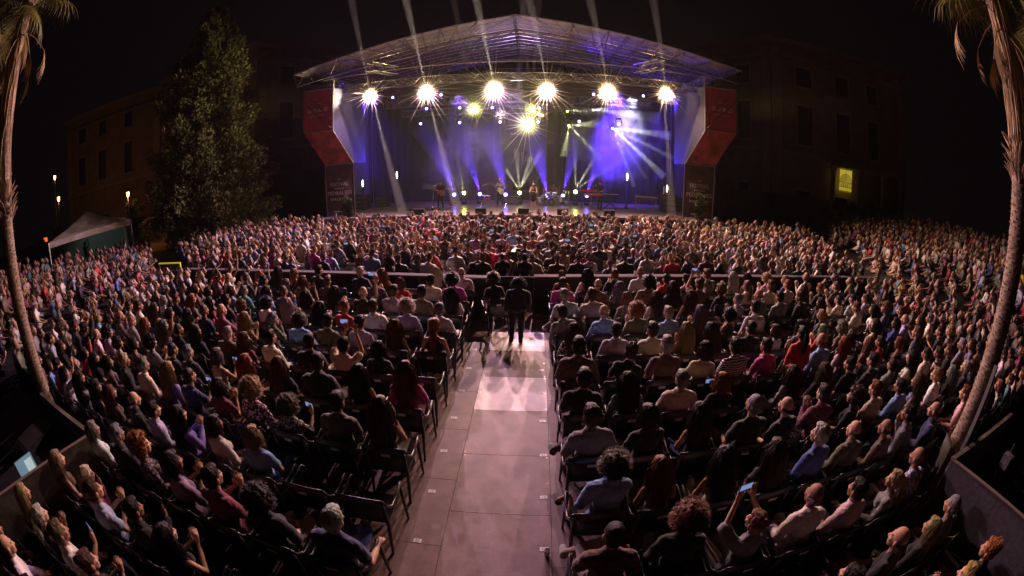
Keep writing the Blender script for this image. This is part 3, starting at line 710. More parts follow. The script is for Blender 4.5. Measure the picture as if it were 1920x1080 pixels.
def add_star(loc, power, color, n, rmax, seed, dens=4.0, w0=.022, r_in=.14, glow=0, gr=.8):
    """thin smoke spikes added round a lamp to draw a starburst, lit by a point"""
    q = random.Random(seed); b = MB(); loc = Vector(loc)
    for i in range(n):
        a = 2*math.pi*(i+q.uniform(-.22, .22))/n; d = Vector((math.cos(a), q.uniform(-.12, .12), math.sin(a))).normalized(); L = rmax*q.choice((.45, .6, .8, 1.0))*q.uniform(.85, 1.1)
        b.tube([loc+d*r_in, loc+d*(r_in+(L-r_in)*.4), loc+d*L], [w0, w0*.8, w0*.15], 5)
    tag(b.build('added_star_spikes', smoke_mat(dens)), kind='stuff')  # starburst put into the shape of thin smoke spikes
    if glow:
        b = MB(); b.ell((0, 0, 0), (1, 1, 1), 16); o = b.build('added_lamp_halo', glow_mat(glow), loc=loc); o.scale = (gr, gr*.6, gr); tag(o, kind='stuff')  # ball of haze added to give the lamp a halo
    point('star', loc+Vector((0, -.05, 0)), power, color, None, .04)  # added point that lights the spikes and halo
def glow_mat(d):
    k = ('g', d)
    if k not in SMK:
        m = volume_mat('added_lamp_halo', (.96, .94, .97), d); nt = m.node_tree; N = nt.nodes; v = [n for n in N if n.type == 'PRINCIPLED_VOLUME'][0]
        tc = N.new('ShaderNodeTexCoord'); ln = N.new('ShaderNodeVectorMath'); ln.operation = 'LENGTH'; nt.links.new(tc.outputs['Object'], ln.inputs[0])
        mr = N.new('ShaderNodeMapRange'); mr.inputs['From Min'].default_value = 1; mr.inputs['From Max'].default_value = .1; mr.inputs['To Max'].default_value = d; nt.links.new(ln.outputs['Value'], mr.inputs['Value']); nt.links.new(mr.outputs[0], v.inputs['Density']); SMK[k] = m
    return SMK[k]
# six warm audience blinders on the front truss
for i, (x, z) in enumerate(((-9.29, 8.33), (-5.93, 8.25), (-2.15, 8.21), (.70, 8.14), (4.05, 8.21), (7.38, 8.39))):
    y = 23.5; nth = ['first', 'second', 'third', 'fourth', 'fifth', 'sixth'][i]
    r = empty('blinder_lamp', (x, y, z), nth+' warm glaring audience lamp counted from the conifer', 'stage lamp', 'warm lamps on the front truss')
    rot = Matrix.Rotation(R(90), 3, 'X')
    b = MB(); b.lathe([(0, -.2), (.24, -.18), (.32, -.04), (.33, .04), (.315, .04), (.305, -.01), (0, -.01)], 20, rot=rot); b.build('housing', M_case, r, smooth=True)
    for k in range(7):
        dx, dz = (0, 0) if k == 6 else (.195*math.cos(k*math.pi/3), .195*math.sin(k*math.pi/3))
        b = MB(); b.lathe([(0, .03), (.06, .028), (.096, .005)], 14, (dx, -.005, dz), rot=rot); b.build('lens', M_hot, r, smooth=True)
    b = MB(); b.tube([(-.36, .1, 0), (-.36, .12, .42), (.36, .12, .42), (.36, .1, 0)], .015, 5); b.build('yoke', M_case, r)
    MB().tube([(0, .12, .42), (0, .3, .55)], .02, 5).build('clamp', M_case, r)
    spot('flood', (0, -.12, 0), (0-.0, -12, -7.6), TUNE['flood']*(1.0, 1.35, 1.45, 1.55, 1.6, 1.3)[i], WARM, 165, 1.0, r, .09)
    spot('flood', (.05, -.14, 0), (0, -12, -7.6), TUNE['flood']*(1.2, .9, .7, .5, .35, .2)[i], VIO, 160, 1.0, r, .09)  # violet spot added at the warm lamp to tint the crowd
    add_star((x, y-.22, z), TUNE['wstar'], (1, .60, .24), (26, 34, 38, 32, 36, 28)[i], (2.0, 2.5, 2.7, 2.4, 2.6, 2.1)[i], i*3+1, 20.0, .032, .28, .22, (.56, .66, .70, .68, .70, .56)[i])
    if i == 0: spot('flood', (-.3, -.3, 0), (-10.6, -2.8, 1.2), 3000, (1, .80, .42), 62, .6, r, .09)
# spots and beam-shaped smoke added for the streaks above and below the lamps
for i, (x, z, tx, k) in enumerate(((-9.29, 8.33, -7.3, .55), (-5.93, 8.25, -4.96, 1.5), (-2.15, 8.21, -2.22, 1.7), (.70, 8.14, -0.28, .9), (4.05, 8.21, 1.9, .6), (7.38, 8.39, 4.37, .45))):
    add_beam((x, 23.3, z+.1), (tx, 15.0, 11.1+.035*(tx+.5)**2*.7), TUNE['beam']*k, PALE, 2.8, .5, dens=.02, reach=1.5)
for x, z, tx, k in ((-9.29, 8.33, -7.6, 1.0), (-5.93, 8.25, -4.3, .9), (7.38, 8.39, 8.1, .55)):
    add_beam((x, 23.75, z-.35), (tx, 23.95, 1.2), TUNE['down']*k, PALE, 5.0)
for p, q, k in (((-3.58, 25.9, 7.29), (-3.32, 16.5, 11.78), .30), ((-.16, 25.9, 7.28), (-.52, 16.5, 11.61), .30), ((-.16, 25.9, 7.28), (.27, 16.5, 11.61), .2)):
    add_beam(p, q, TUNE['beam']*k, LIME, 1.8, .5, dens=.02, reach=1.5)
add_beam((-1.0, 26, 7.8), (-.2, 16.5, 11.61), TUNE['beam']*.6, BLU, 3.0, .6, dens=.02, reach=1.5)
# moving heads: blue, lime and amber
def mover(loc, lens, label, down=.25, size=.13, pw=0, colr=None, aim=None, grp='small moving lamps over the stage', ang=90, gob=None, star=None):
    r = empty('moving_lamp', loc, label, 'stage lamp', grp)
    b = MB(); b.box((0, .02, .34), (.30, .22, .10)); b.build('base', M_case, r)
    MB().tube([(-.17, .02, .30), (-.19, 0, 0)], .025, 5).build('yoke_arm', M_case, r); MB().tube([(.17, .02, .30), (.19, 0, 0)], .025, 5).build('yoke_arm', M_case, r)
    rot = Matrix.Rotation(R(90), 3, 'X')
    b = MB(); b.lathe([(0, -.2), (size*.9, -.18), (size*1.15, .0), (size*1.15, .05), (size, .05)], 14, rot=rot); b.build('head', M_case, r, smooth=True)
    b = MB(); b.lathe([(0, .06), (size*.6, .055), (size, .03)], 14, rot=rot); b.build('lens', lens, r, smooth=True)
    if pw: spot('flood', (0, -.1, 0), aim or (0, -10, -4), pw, colr, ang, .5, r, .05, gob)
    if star: add_star((loc[0], loc[1]-.25, loc[2]), star[0], colr, star[1], star[2], len(label), 16.0, star[3]*1.4, .12, .45, star[4])
bl = [(-8.64, 25.5, 8.36), (-5.56, 25.5, 8.27), (-6.46, 25.5, 7.45), (-4.41, 25.5, 7.39), (-6.83, 25.5, 6.52), (-4.41, 25.5, 6.46), (-2.46, 25.5, 7.33), (-1.99, 25.5, 6.43), (.31, 25.5, 7.29), (.25, 25.5, 6.43), (3.55, 25.5, 8.27), (6.62, 25.5, 8.41), (5.07, 25.5, 6.49), (2.68, 25.5, 6.53)]
num = ['first', 'second', 'third', 'fourth', 'fifth', 'sixth', 'seventh', 'eighth', 'ninth', 'tenth', 'eleventh', 'twelfth', 'thirteenth', 'fourteenth']
for i, p in enumerate(sorted(bl)):
    mover(p, M_blue, 'small round blue stage lamp, %s from the conifer side' % num[i], pw=TUNE['vio'], colr=VIO, ang=130, size=.075)
mover((-3.58, 26, 7.29), M_lime, 'lime lamp throwing a star of thin rays, above the acoustic side', colr=LIME, star=(TUNE['star'], 18, 1.9, .022, .7), size=.09)
mover((-.16, 26, 7.28), M_lime, 'lime lamp above the largest star lamp at mid stage', colr=LIME, star=(TUNE['star']*.4, 16, 1.3, .02, .5), size=.07)
mover((-.36, 26, 6.30), M_lime, 'largest lime star lamp hanging low over mid stage', colr=LIME, star=(TUNE['star']*1.5, 22, 3.2, .026, .9), size=.12)
mover((-2.02, 26, 6.88), M_amber, 'amber lamp near the lime star on the guitar side', colr=WARM, star=(TUNE['wstar']*.25, 18, .8, .02, .4), size=.08)
mover((.35, 26, 6.88), M_amber, 'amber lamp near the lime star on the drum side', colr=WARM, star=(TUNE['wstar']*.25, 18, .8, .02, .4), size=.08)
# dark hanging moving head and three small white ones
mover((4.6, 26.0, 8.1), M_case, 'unlit black moving head hanging above the blue smoke', size=.11)
# white and blue fans on the keyboard side
for p, lens, label, tg in (((5.0, 27.2, 6.35), M_tubew, 'white moving head fanning beams down to the keyboards', [((8.6, 27.4, 3.4), 7, 1.2), ((6.6, 27.6, 2.6), 4, .8), ((9.2, 27.4, 4.7), 5, .7), ((9.0, 27.4, 6.2), 10, .5), ((7.4, 27.5, 3.2), 4, .5)]),
                           ((3.75, 27.2, 7.5), M_tubew, 'white moving head with a flat fan of light under the truss', [((8.2, 27.4, 7.3), 12, .22), ((7.6, 27.4, 8.3), 9, .14)]),
                           ((2.1, 27.2, 7.35), M_lime, 'pale green moving head with a short flare under the truss', [((4.4, 27.3, 7.5), 14, .09)]),
                           ((2.2, 27.2, 6.4), M_lime, 'pale green moving head with a curved drooping flare', [((1.9, 27.3, 4.4), 18, .10), ((4.3, 27.3, 4.3), 9, .22), ((3.9, 27.3, 6.6), 20, .09)])):
    mover(p, lens, label, size=.05)
    for q, a, k in tg: add_beam((p[0], p[1]-.2, p[2]), q, TUNE['fan']*k, (.80, .82, 1.0) if lens is M_tubew else (.78, .85, .42), a, .5, dens=.5)
# floor lamps at the back of the deck
for i, (x, y, z, cx_, ang, tx) in enumerate(((-5.44, 29, 1.77, 'b', 24, -7.9), (-3.66, 29, 1.79, 'b', 22, -5.6), (-1.90, 29, 1.74, 'b', 26, -3.3), (3.62, 29, 1.76, 'b', 24, 5.6), (.9, 29.2, 1.7, 'b', 26, -.2), (2.0, 29.2, 1.7, 'b', 20, 3.4),
                                            (-4.76, 29, 1.87, 'l', 9, 0), (-.96, 29, 1.86, 'l', 9, 0), (2.84, 29, 2.0, 'l', 9, 0))):
    blue = cx_ == 'b'
    lab = ['blue floor lamp behind the acoustic guitarist', 'blue floor lamp between acoustic guitarist and guitar stand', 'blue floor lamp behind the bald guitarist', 'blue floor lamp behind the keyboards', 'blue floor lamp hidden behind the drum kit', 'blue floor lamp at the villa side of the drums',
           'lime floor lamp with a small fan near the acoustic guitarist', 'lime floor lamp with a bright fan at mid stage', 'lime floor lamp with tall beams near the keyboards'][i]
    r = empty('floor_lamp', (x, y, SZ), lab, 'stage lamp', 'floor lamps at the back of the stage')
    zz = z-SZ
    b = MB(); b.box((0, 0, .08), (.34, .30, .16)); b.build('base', M_case, r)
    MB().tube([(-.17, 0, .14), (-.17, 0, zz)], .025, 5).build('yoke_arm', M_case, r); MB().tube([(.17, 0, .14), (.17, 0, zz)], .025, 5).build('yoke_arm', M_case, r)
    b = MB(); b.lathe([(0, -.16), (.10, -.14), (.13, .02), (.12, .05)], 14, (0, 0, zz), rot=Matrix.Rotation(R(80), 3, 'X')); b.build('head', M_case, r, smooth=True)
    b = MB(); b.lathe([(0, .065), (.08, .06), (.115, .04)], 14, (0, 0, zz), rot=Matrix.Rotation(R(80), 3, 'X')); b.build('lens', M_blue if blue else M_lime, r, smooth=True)
    if blue:
        add_beam((x, y-.05, z+.20), (tx, 31.2, 6.8), TUNE['up']*1.6, BLU, ang, .8, dens=.22)
    elif i == 6:
        for q, k in (((-7.0, 31.2, 4.2), .5), ((-5.7, 31.2, 4.9), .6), ((-8.2, 31.2, 2.3), .5)): add_beam((x, y-.05, z+.20), q, TUNE['up']*.7*k, LIME, 7, .5)
    elif i == 7:
        for q, k in (((-1.95, 30.6, 3.4), 1.), ((-1.25, 30.6, 4.9), .7), ((-.2, 30.6, 4.3), 1.), ((.55, 30.6, 4.9), .6)): add_beam((x, y-.05, z+.20), q, TUNE['up']*1.3*k, (.9, .86, .5), 8, .5)
    else:
        for q, k in (((2.95, 31.2, 6.0), .6), ((5.6, 31.2, 6.4), 1.1), ((7.2, 31.2, 4.8), .6)): add_beam((x, y-.05, z+.20), q, TUNE['up']*1.3*k, (.9, .86, .5), 7, .5)
# soft stage wash from added spots that have no fixture
spot('wash', (-1, 24.2, 9.2), (-.3, 25.6, 1.1), 3200, (1, .70, .60), 58, .8, None, .3)
spot('wash', (-6.5, 25.0, 9.0), (-5.8, 28, 1.1), 60, (.8, .5, 1), 40, .9, None, .2)
spot('wash', (4.5, 25.0, 9.0), (4.5, 28, 1.1), 60, (1, .55, .6), 40, .9, None, .2)
spot('wash', (-1, 29, 7.2), (-1, 42, 5.5), 260, (.9, .55, .85), 60, .9, None, .3)
for x, k in ((-11.9, 1), (9.9, -1)):
    spot('wash', (x+k*2.6, 26.0, 3.0), (x-k*.5, 24.6, 6.2), 1500, BLU, 75, .9, None, .2)
    spot('wash', (x+k*3.5, 24.5, 8.9), (x, 24.3, 8.2), 25, (1, .85, .75), 50, .9, None, .2)
spot('wash', (-1, 24.5, 8.8), (-1, 26, 12.2), 420, (.62, .42, 1), 140, .9, None, .3)
spot('wash', (3.5, 25.5, 9.2), (5.0, 25.5, 12.0), 420, BLU, 110, .9, None, .3)

for x, tx in ((-10.2, -11.6), (8.4, 9.7)):
    spot('wash', (x, 25.0, 8.6), (tx, 31, 4.0), 1700, BLU, 60, .9, None, .2)
spot('wash', (-2, 24.2, 8.8), (-1.2, 31, 4.0), 2600, (.40, .16, 1), 75, .9, None, .2)
# smoke hanging over the keyboard side
b = MB(); b.ell((0, 0, 0), (1, 1, 1), 20); sm = b.build('smoke', volume_mat('smoke', (.9, .9, .95), 1.5, 0, 1.7), loc=(5.4, 28.3, 5.8)); sm.scale = (3.8, 1.4, 3.2)
tag(sm, kind='stuff')
b = MB(); b.ell((0, 0, 0), (1, 1, 1), 20); sm = b.build('smoke', volume_mat('smoke_thin', (.9, .9, .95), .35, 0, 1.6), loc=(-4.5, 28.6, 4.4)); sm.scale = (4.5, 1.5, 3.2)
tag(sm, kind='stuff')
spot('wash', (5.0, 25.2, 8.6), (5.4, 28.4, 5.6), 27000, BLU, 54, .9, None, .2)  # added spots without fixtures, here to colour the smoke
spot('wash', (4.5, 29.6, 1.6), (6.0, 28.6, 5.5), 3600, BLU, 60, .9, None, .2)
spot('wash', (-4.5, 25.2, 8.4), (-4.5, 28.4, 4.4), 4200, (.36, .15, 1), 62, .9, None, .2)
spot('wash', (6.0, 25.6, 8.4), (6.2, 28.2, 6.4), 6500, (.70, .66, 1), 50, .9, None, .2)
b = MB(); b.box((0, 0, 0), (23.2, 7.66, 8.3)); sh = b.build('stage_haze', volume_mat('stage_haze', (.95, .93, .97), .011), loc=(-.95, 27.48, 5.27)); tag(sh, kind='stuff')
# night air with stage haze
b = MB(); b.box((0, 22, 15.5), (170, 84, 33.2)); hz_ = b.build('haze', volume_mat('haze', (.95, .92, .95), HAZE, .35)); tag(hz_, kind='stuff')
# ------------------------------------------------------------------ chairs
M_chair = mat('chair_plastic', (.016, .016, .018), .36, var=.2, scale=20)
def chair_parts():
    P = {}
    b = MB(); V = []; n = 6       # curved back panel with a turned rim
    for t in (0, 1):
        for i in range(n+1):
            u = -1+2*i/n
            for z, wd, y in ((.44, .215, -.15), (.66, .245, -.205), (.85, .265, -.25)):
                V.append((u*wd, y-.02*(1-u*u)+t*.022, z+(.012*(1-u*u) if z > .8 else 0)))
    o = 3*(n+1); F = []
    for i in range(n):
        for j in range(2):
            a = i*3+j; F += [(a, a+3, a+4, a+1), (o+a, o+a+1, o+a+4, o+a+3)]
        F += [(i*3+2, i*3+5, o+i*3+5, o+i*3+2), (i*3, o+i*3, o+i*3+3, i*3+3)]
    F += [(0, 1, o+1, o), (1, 2, o+2, o+1), (n*3, o+n*3, o+n*3+1, n*3+1), (n*3+1, o+n*3+1, o+n*3+2, n*3+2)]
    b.add(V, F); b.tube([(-.265, -.24, .852), (-.13, -.256, .862), (.13, -.256, .862), (.265, -.24, .852)], .013, 6)
    P['backrest'] = b.mesh('backrest', M_chair, True)
    b = MB(); b.box((0, .05, .43), (.47, .44, .035)); P['seat'] = b.mesh('seat', M_chair)
    b = MB(); b.tube([(0, -.245, .845), (.012, -.20, .735), (.03, -.10, .655), (.035, .05, .665), (.03, .22, .70), (.02, .265, .685)], [.016, .020, .024, .026, .026, .02], 6, flat=.55); P['armrest'] = b.mesh('armrest', M_chair, True)
    b = MB(); b.tube([(0, .25, .69), (.005, .27, .42), (.0, .31, .0)], [.021, .022, .016], 6); P['front_leg'] = b.mesh('leg', M_chair, True)
    b = MB(); b.tube([(0, -.225, .80), (0, -.19, .42), (0, -.30, .0)], [.018, .024, .016], 6); P['rear_leg'] = b.mesh('leg', M_chair, True)
    b = MB(); b.box((0, -.257, .745), (.112, .004, .050), rot=Matrix.Rotation(R(13), 3, 'X')); P['seat_tag'] = b.mesh('seat_tag', M_tag)
    return P
CP = chair_parts()
def chair(loc, rz_, label, rr):
    r = empty('armchair', loc, label, 'chair', 'black plastic armchairs in the rear seating', rz_); r.location = loc
    for nm, key, x in (('backrest', 'backrest', 0), ('seat', 'seat', 0), ('armrest', 'armrest', -.27), ('armrest', 'armrest', .27), ('leg', 'front_leg', -.275), ('leg', 'front_leg', .275), ('leg', 'rear_leg', -.24), ('leg', 'rear_leg', .24)):
        c = link(nm, CP[key], r, (x, 0, 0))
        if nm == 'armrest' and x < 0: c.scale = (-1, 1, 1)
    if rr.random() < .85: link('seat_tag', CP['seat_tag'], r, (rr.uniform(-.02, .03), 0, rr.uniform(-.02, .01)))
    return r
ORD = ['first', 'second', 'third', 'fourth', 'fifth', 'sixth', 'seventh', 'eighth', 'ninth', 'tenth', 'eleventh', 'twelfth', 'thirteenth', 'fourteenth', 'fifteenth', 'sixteenth', 'seventeenth', 'eighteenth', 'nineteenth', 'twentieth', 'twenty-first']
FIXED = {}
for t in [
(-1, 23, 0, 'm', 'short', 'silver', 'tee', 'navy', 'rest'),
(-1, 23, 1, 'f', 'curly', 'dark brown', 'blouse', 'black', 'lap'),
(-1, 24, 2, 'f', 'wavy', 'dark brown', 'tank', 'black', 'clap'),
(-1, 23, 2, 'm', 'short', 'dark brown', 'tee', 'burgundy', 'clap'),
(-1, 23, 3, 'f', 'bob', 'brown', 'blouse', 'mauve', 'clap'),
(-1, 23, 4, 'f', 'curly', 'ginger', 'floral', 'grey', 'lap'),
(-1, 23, 5, 'm', 'short', 'grey', 'jacket', 'black', 'lap'),
(-1, 23, 7, 'm', 'curly', 'dark brown', 'shirt', 'blue', 'lap'),
(-1, 24, 4, 'm', 'short', 'brown', 'tee', 'lavender', 'clap'),
(-1, 24, 6, 'f', 'long', 'blond', 'tank', 'brown', 'lap'),
(-1, 26, 6, 'f', 'long', 'brown', 'tank', 'beige', 'lap'),
(-1, 26, 5, 'm', 'bald', 'brown', 'shirt', 'white', 'lap'),
(-1, 22, 2, 'f', 'bob', 'blond', 'tee', 'light blue', 'lap'),
(-1, 22, 3, 'f', 'bob', 'brown', 'blouse', 'white', 'lap'),
(-1, 22, 4, 'f', 'long', 'dark brown', 'shirt', 'violet', 'clap'),
(-1, 22, 5, 'm', 'short', 'dark brown', 'shirt', 'lavender', 'rest'),
(-1, 21, 2, 'f', 'curly', 'light brown', 'floral', 'beige', 'phone'),
(-1, 21, 3, 'f', 'curly', 'blond', 'floral', 'pink', 'lap'),
(-1, 21, 4, 'f', 'bob', 'dark brown', 'tee', 'burgundy', 'clap'),
(-1, 21, 1, 'm', 'short', 'dark brown', 'tee', 'olive', 'lap'),
(-1, 21, 0, 'f', 'long', 'light brown', 'tank', 'black', 'clap'),
(-1, 20, 0, 'f', 'long', 'auburn', 'blouse', 'magenta', 'clap'),
(-1, 20, 1, 'f', 'long', 'dark brown', 'tank', 'brown', 'lap'),
(-1, 20, 2, 'm', 'short', 'brown', 'jacket', 'black', 'rest'),
(-1, 20, 3, 'f', 'long', 'auburn', 'tee', 'black', 'lap'),
(-1, 20, 4, 'f', 'wavy', 'ginger', 'tank', 'orange', 'lap'),
(-1, 19, 1, 'f', 'bob', 'dark brown', 'shirt', 'black', 'lap'),
(-1, 19, 2, 'm', 'short', 'dark brown', 'tee', 'cream', 'raised'),
(-1, 19, 4, 'm', 'short', 'dark brown', 'shirt', 'white', 'lap'),
(-1, 21, 5, 'm', 'buzz', 'dark brown', 'tee', 'navy', 'phone'),
(-1, 21, 6, 'f', 'long', 'blond', 'blouse', 'violet', 'lap'),
(-1, 21, 7, 'm', 'short', 'grey', 'shirt', 'cream', 'lap'),
(-1, 21, 8, 'm', 'short', 'silver', 'jacket', 'black', 'rest'),
(-1, 17, 0, 'm', 'short', 'grey', 'shirt', 'white', 'rest'),
(-1, 18, 1, 'f', 'wavy', 'auburn', 'tank', 'brown', 'lap'),
(-1, 18, 2, 'm', 'short', 'dark brown', 'shirt', 'lavender', 'lap'),
(1, 22, 0, 'm', 'curly', 'brown', 'shirt', 'light blue', 'chin'),
(1, 22, 1, 'f', 'long', 'auburn', 'tank', 'white', 'lap'),
(1, 23, 0, 'm', 'buzz', 'dark brown', 'tee', 'brown', 'rest'),
(1, 23, 1, 'f', 'curly', 'auburn', 'blouse', 'black', 'lap'),
(1, 21, 0, 'm', 'short', 'brown', 'shirt', 'grey', 'rest'),
(1, 21, 1, 'f', 'bob', 'brown', 'blouse', 'black', 'lap'),
(1, 22, 2, 'f', 'wavy', 'dark brown', 'tank', 'cream', 'lap'),
(1, 22, 3, 'f', 'long', 'brown', 'tee', 'black', 'lap'),
(1, 21, 2, 'f', 'wavy', 'brown', 'tank', 'black', 'lap'),
(1, 21, 3, 'm', 'buzz', 'grey', 'tee', 'black', 'lap'),
(1, 23, 3, 'm', 'bald', 'grey', 'shirt', 'white', 'lap'),
(1, 23, 4, 'm', 'short', 'dark brown', 'shirt', 'pink', 'rest'),
(1, 23, 5, 'f', 'ponytail', 'blond', 'shirt', 'grey', 'lap'),
(1, 23, 6, 'm', 'bald', 'dark brown', 'check', 'lavender', 'lap'),
(1, 23, 2, 'f', 'bun', 'blond', 'blouse', 'grey', 'raised'),
(1, 22, 5, 'm', 'bald', 'brown', 'jacket', 'olive', 'lap'),
(1, 24, 4, 'm', 'bald', 'brown', 'tee', 'black', 'lap'),
(1, 24, 5, 'f', 'bob', 'blond', 'blouse', 'black', 'lap'),
(1, 20, 2, 'm', 'short', 'grey', 'jacket', 'cream', 'rest'),
(1, 20, 3, 'f', 'bob', 'ginger', 'tee', 'black', 'phone'),
(1, 20, 1, 'f', 'wavy', 'dark brown', 'shirt', 'grey', 'lap'),
(1, 20, 0, 'm', 'short', 'dark brown', 'tee', 'black', 'lap'),
(1, 19, 0, 'm', 'short', 'dark brown', 'check', 'brown', 'rest'),
(1, 19, 1, 'f', 'bun', 'brown', 'tee', 'black', 'lap'),
(1, 18, 2, 'm', 'short', 'brown', 'shirt', 'cream', 'rest'),
(1, 18, 1, 'm', 'short', 'dark brown', 'shirt', 'light grey', 'lap'),
(1, 17, 1, 'm', 'bald', 'grey', 'shirt', 'light blue', 'rest'),
(1, 17, 2, 'f', 'curly', 'ginger', 'blouse', 'olive', 'clap'),
(1, 17, 3, 'm', 'short', 'silver', 'shirt', 'light blue', 'lap'),
(1, 17, 0, 'm', 'short', 'dark brown', 'shirt', 'grey', 'phone'),
(1, 16, 0, 'm', 'short', 'silver', 'shirt', 'light grey', 'rest'),
(1, 15, 0, 'm', 'short', 'dark brown', 'tee', 'magenta', 'lap'),
(1, 19, 3, 'f', 'bob', 'brown', 'tee', 'cream', 'lap'),
(1, 18, 4, 'f', 'wavy', 'brown', 'shirt', 'black', 'lap'),
(1, 19, 4, 'm', 'short', 'dark brown', 'stripes', 'white', 'lap'),
(1, 19, 7, 'm', 'bald', 'brown', 'shirt', 'light blue', 'lap'),
(1, 19, 9, 'f', 'long', 'blond', 'tank', 'brown', 'lap'),
(1, 20, 5, 'f', 'wavy', 'brown', 'shirt', 'grey', 'lap'),
]:
    FIXED[t[:3]] = t[3:]
EMPTY = {(-1, 22, 0), (-1, 22, 1), (-1, 19, 0), (1, 20, 4), (-1, 24, 0), (-1, 24, 1)}
def row_y(r): return 2.83+.885*(22-r)
def seat_xy(side, r, i): return (-1.70-.685*i, row_y(r)+.24) if side < 0 else (.70+.66*i, row_y(r)+.24)
seats = []
for side in (-1, 1):
    for r in range(14, 27):
        for i in range(21):
            x, y = seat_xy(side, r, i)
            if x < -13.6 or x > 13.4: continue
            if side < 0 and x < -5.9 and y < 2.45 and not (r >= 24 and x > -6.4): continue
            if side < 0 and x < -6.0 and y < 2.7: continue
            if side > 0 and x > 5.2 and y < 2.75 and r != 24: continue
            if side > 0 and r == 24 and x > 5.2: continue
            if math.hypot(x+9.25, y-2.47) < .6 or math.hypot(x-6.6, y-2.53) < .6: continue
            if r > 23 and not in_view((x, y, 1.2), 90): continue
            seats.append((math.dist((x, y, 1.1), cam.location), side, r, i, x, y))
seats.sort()
FH = [('long', 5), ('wavy', 4), ('bob', 5), ('curly', 2), ('bun', 2), ('ponytail', 2)]; MH = [('short', 11), ('buzz', 3), ('bald', 3), ('curly', 1)]
HC = [('dark brown', 8), ('brown', 6), ('light brown', 3), ('blond', 3), ('auburn', 2), ('grey', 2), ('silver', 2), ('black', 3), ('ginger', 1)]
TC = [('black', 11), ('navy', 5), ('grey', 3), ('white', 5), ('cream', 4), ('light blue', 1.5), ('lavender', 1), ('light grey', 2), ('pink', 1.5), ('burgundy', 3), ('olive', 3), ('brown', 4), ('blue', 1.5), ('red', 2), ('mauve', 1), ('magenta', 1), ('teal', .5), ('yellow', .4), ('beige', 2.5)]
PO = [('lap', 10), ('clap', 5), ('rest', 4), ('phone', 2), ('raised', .8), ('oneup', .4), ('chin', 1.5)]
def pick(rr, L): return rr.choices([a for a, _ in L], [w_ for _, w_ in L])[0]
rr = random.Random(11)
def look(rr):
    sex = 'f' if rr.random() < .55 else 'm'
    hair = pick(rr, FH if sex == 'f' else MH); hc = pick(rr, HC)
    if hair == 'buzz' and hc in ('blond', 'ginger'): hc = 'dark brown'
    top = rr.choices(['tee', 'shirt', 'tank', 'blouse', 'jacket', 'floral', 'stripes', 'check'], [4, 3, 4 if sex == 'f' else 0, 3 if sex == 'f' else 0, 1, .6 if sex == 'f' else 0, .7, .5])[0]
    return sex, hair, hc, top, pick(rr, TC), pick(rr, PO)
HWORD = {'long': 'long straight %s hair', 'wavy': 'long wavy %s hair', 'bob': 'chin-length %s hair', 'curly': 'curly %s hair', 'bun': '%s hair in a bun', 'ponytail': '%s ponytail', 'short': 'short %s hair', 'buzz': 'cropped %s hair', 'bald': 'bald crown'}
TWORD = {'tee': 'T-shirt', 'shirt': 'shirt', 'tank': 'tank top', 'blouse': 'blouse', 'jacket': 'jacket', 'floral': 'patterned blouse', 'stripes': 'striped tee', 'check': 'checked shirt'}
M_phone = mat('phone_case', (.02, .02, .02), .3)
M_screen = mat('phone_screen', (.02, .02, .03), .2, emit=(.35, .5, 1), es=.5)
def phone(loc, rz_, label, big=True):
    r = empty('phone', loc, label, 'phone', 'phones held up in the crowd', rz_)
    b = MB(); b.box((0, 0, 0), (.15, .009, .074)); b.build('case', M_phone, r)
    b = MB(); b.box((0, -.0065, 0), (.138, .003, .064)); b.build('screen', M_screen, r)
HANDY = {'phone': (.03, .37, 1.02), 'raised': (0, .25, 1.50), 'oneup': (.2, .16, 1.60)}
placed = 0
PMAX = 300
FAR = []       # people past the limit, for the one crowd mesh
for d, side, r, i, x, y in seats:
    key = (side, r, i); sname = 'tree' if side < 0 else 'keyboard'
    place_words = '%s seat %s side, %s row behind barrier' % (ORD[i], sname, ORD[r-14])
    aim = math.atan2(-(-1-x), 26-y)
    rz_chair = aim*.25
    if placed < PMAX+16:
        chair((x, y, .035), rz_chair, 'black armchair, '+place_words, rr)
    if key in EMPTY: continue
    q = FIXED.get(key) or (look(rr) if rr.random() < .97 else None)
    if q is None: continue
    if placed < PMAX-15:
        sex, hair, hc, top, tc, pose = q
        lab = (HWORD[hair] % hc if '%' in HWORD[hair] else HWORD[hair])+', '+tc+' '+TWORD[top]+', '+place_words
        lab = ' '.join(lab.split())
        if len(lab.replace('-', ' ').split()) > 15: lab = lab.replace('straight ', '').replace(' row behind barrier', ' row')
        sc_ = rr.uniform(.95, 1.06)*(1.02 if sex == 'm' else .97)
        turn = aim*rr.uniform(.5, 1.0)+rr.gauss(0, .13)
        px = x+rr.uniform(-.04, .04); py = y+rr.uniform(-.02, .06)
        person((px, py, .035), turn, sex, hair, hc, top, tc, pose, lab, 'seated people in the rear rows', sc_, (rr.gauss(0, .03)-.02, rr.gauss(0, .05)))
        if pose in HANDY and (key in FIXED or rr.random() < .6):
            hx, hy_, hz2 = HANDY[pose]; c, s = math.cos(turn), math.sin(turn)
            phone((px+(hx*c-hy_*s)*sc_, py+(hx*s+hy_*c)*sc_, hz2*sc_+.04), turn, 'lit phone held up over the '+place_words)
        placed += 1
    else: FAR.append((x, y, .035, aim*.9, q, True))

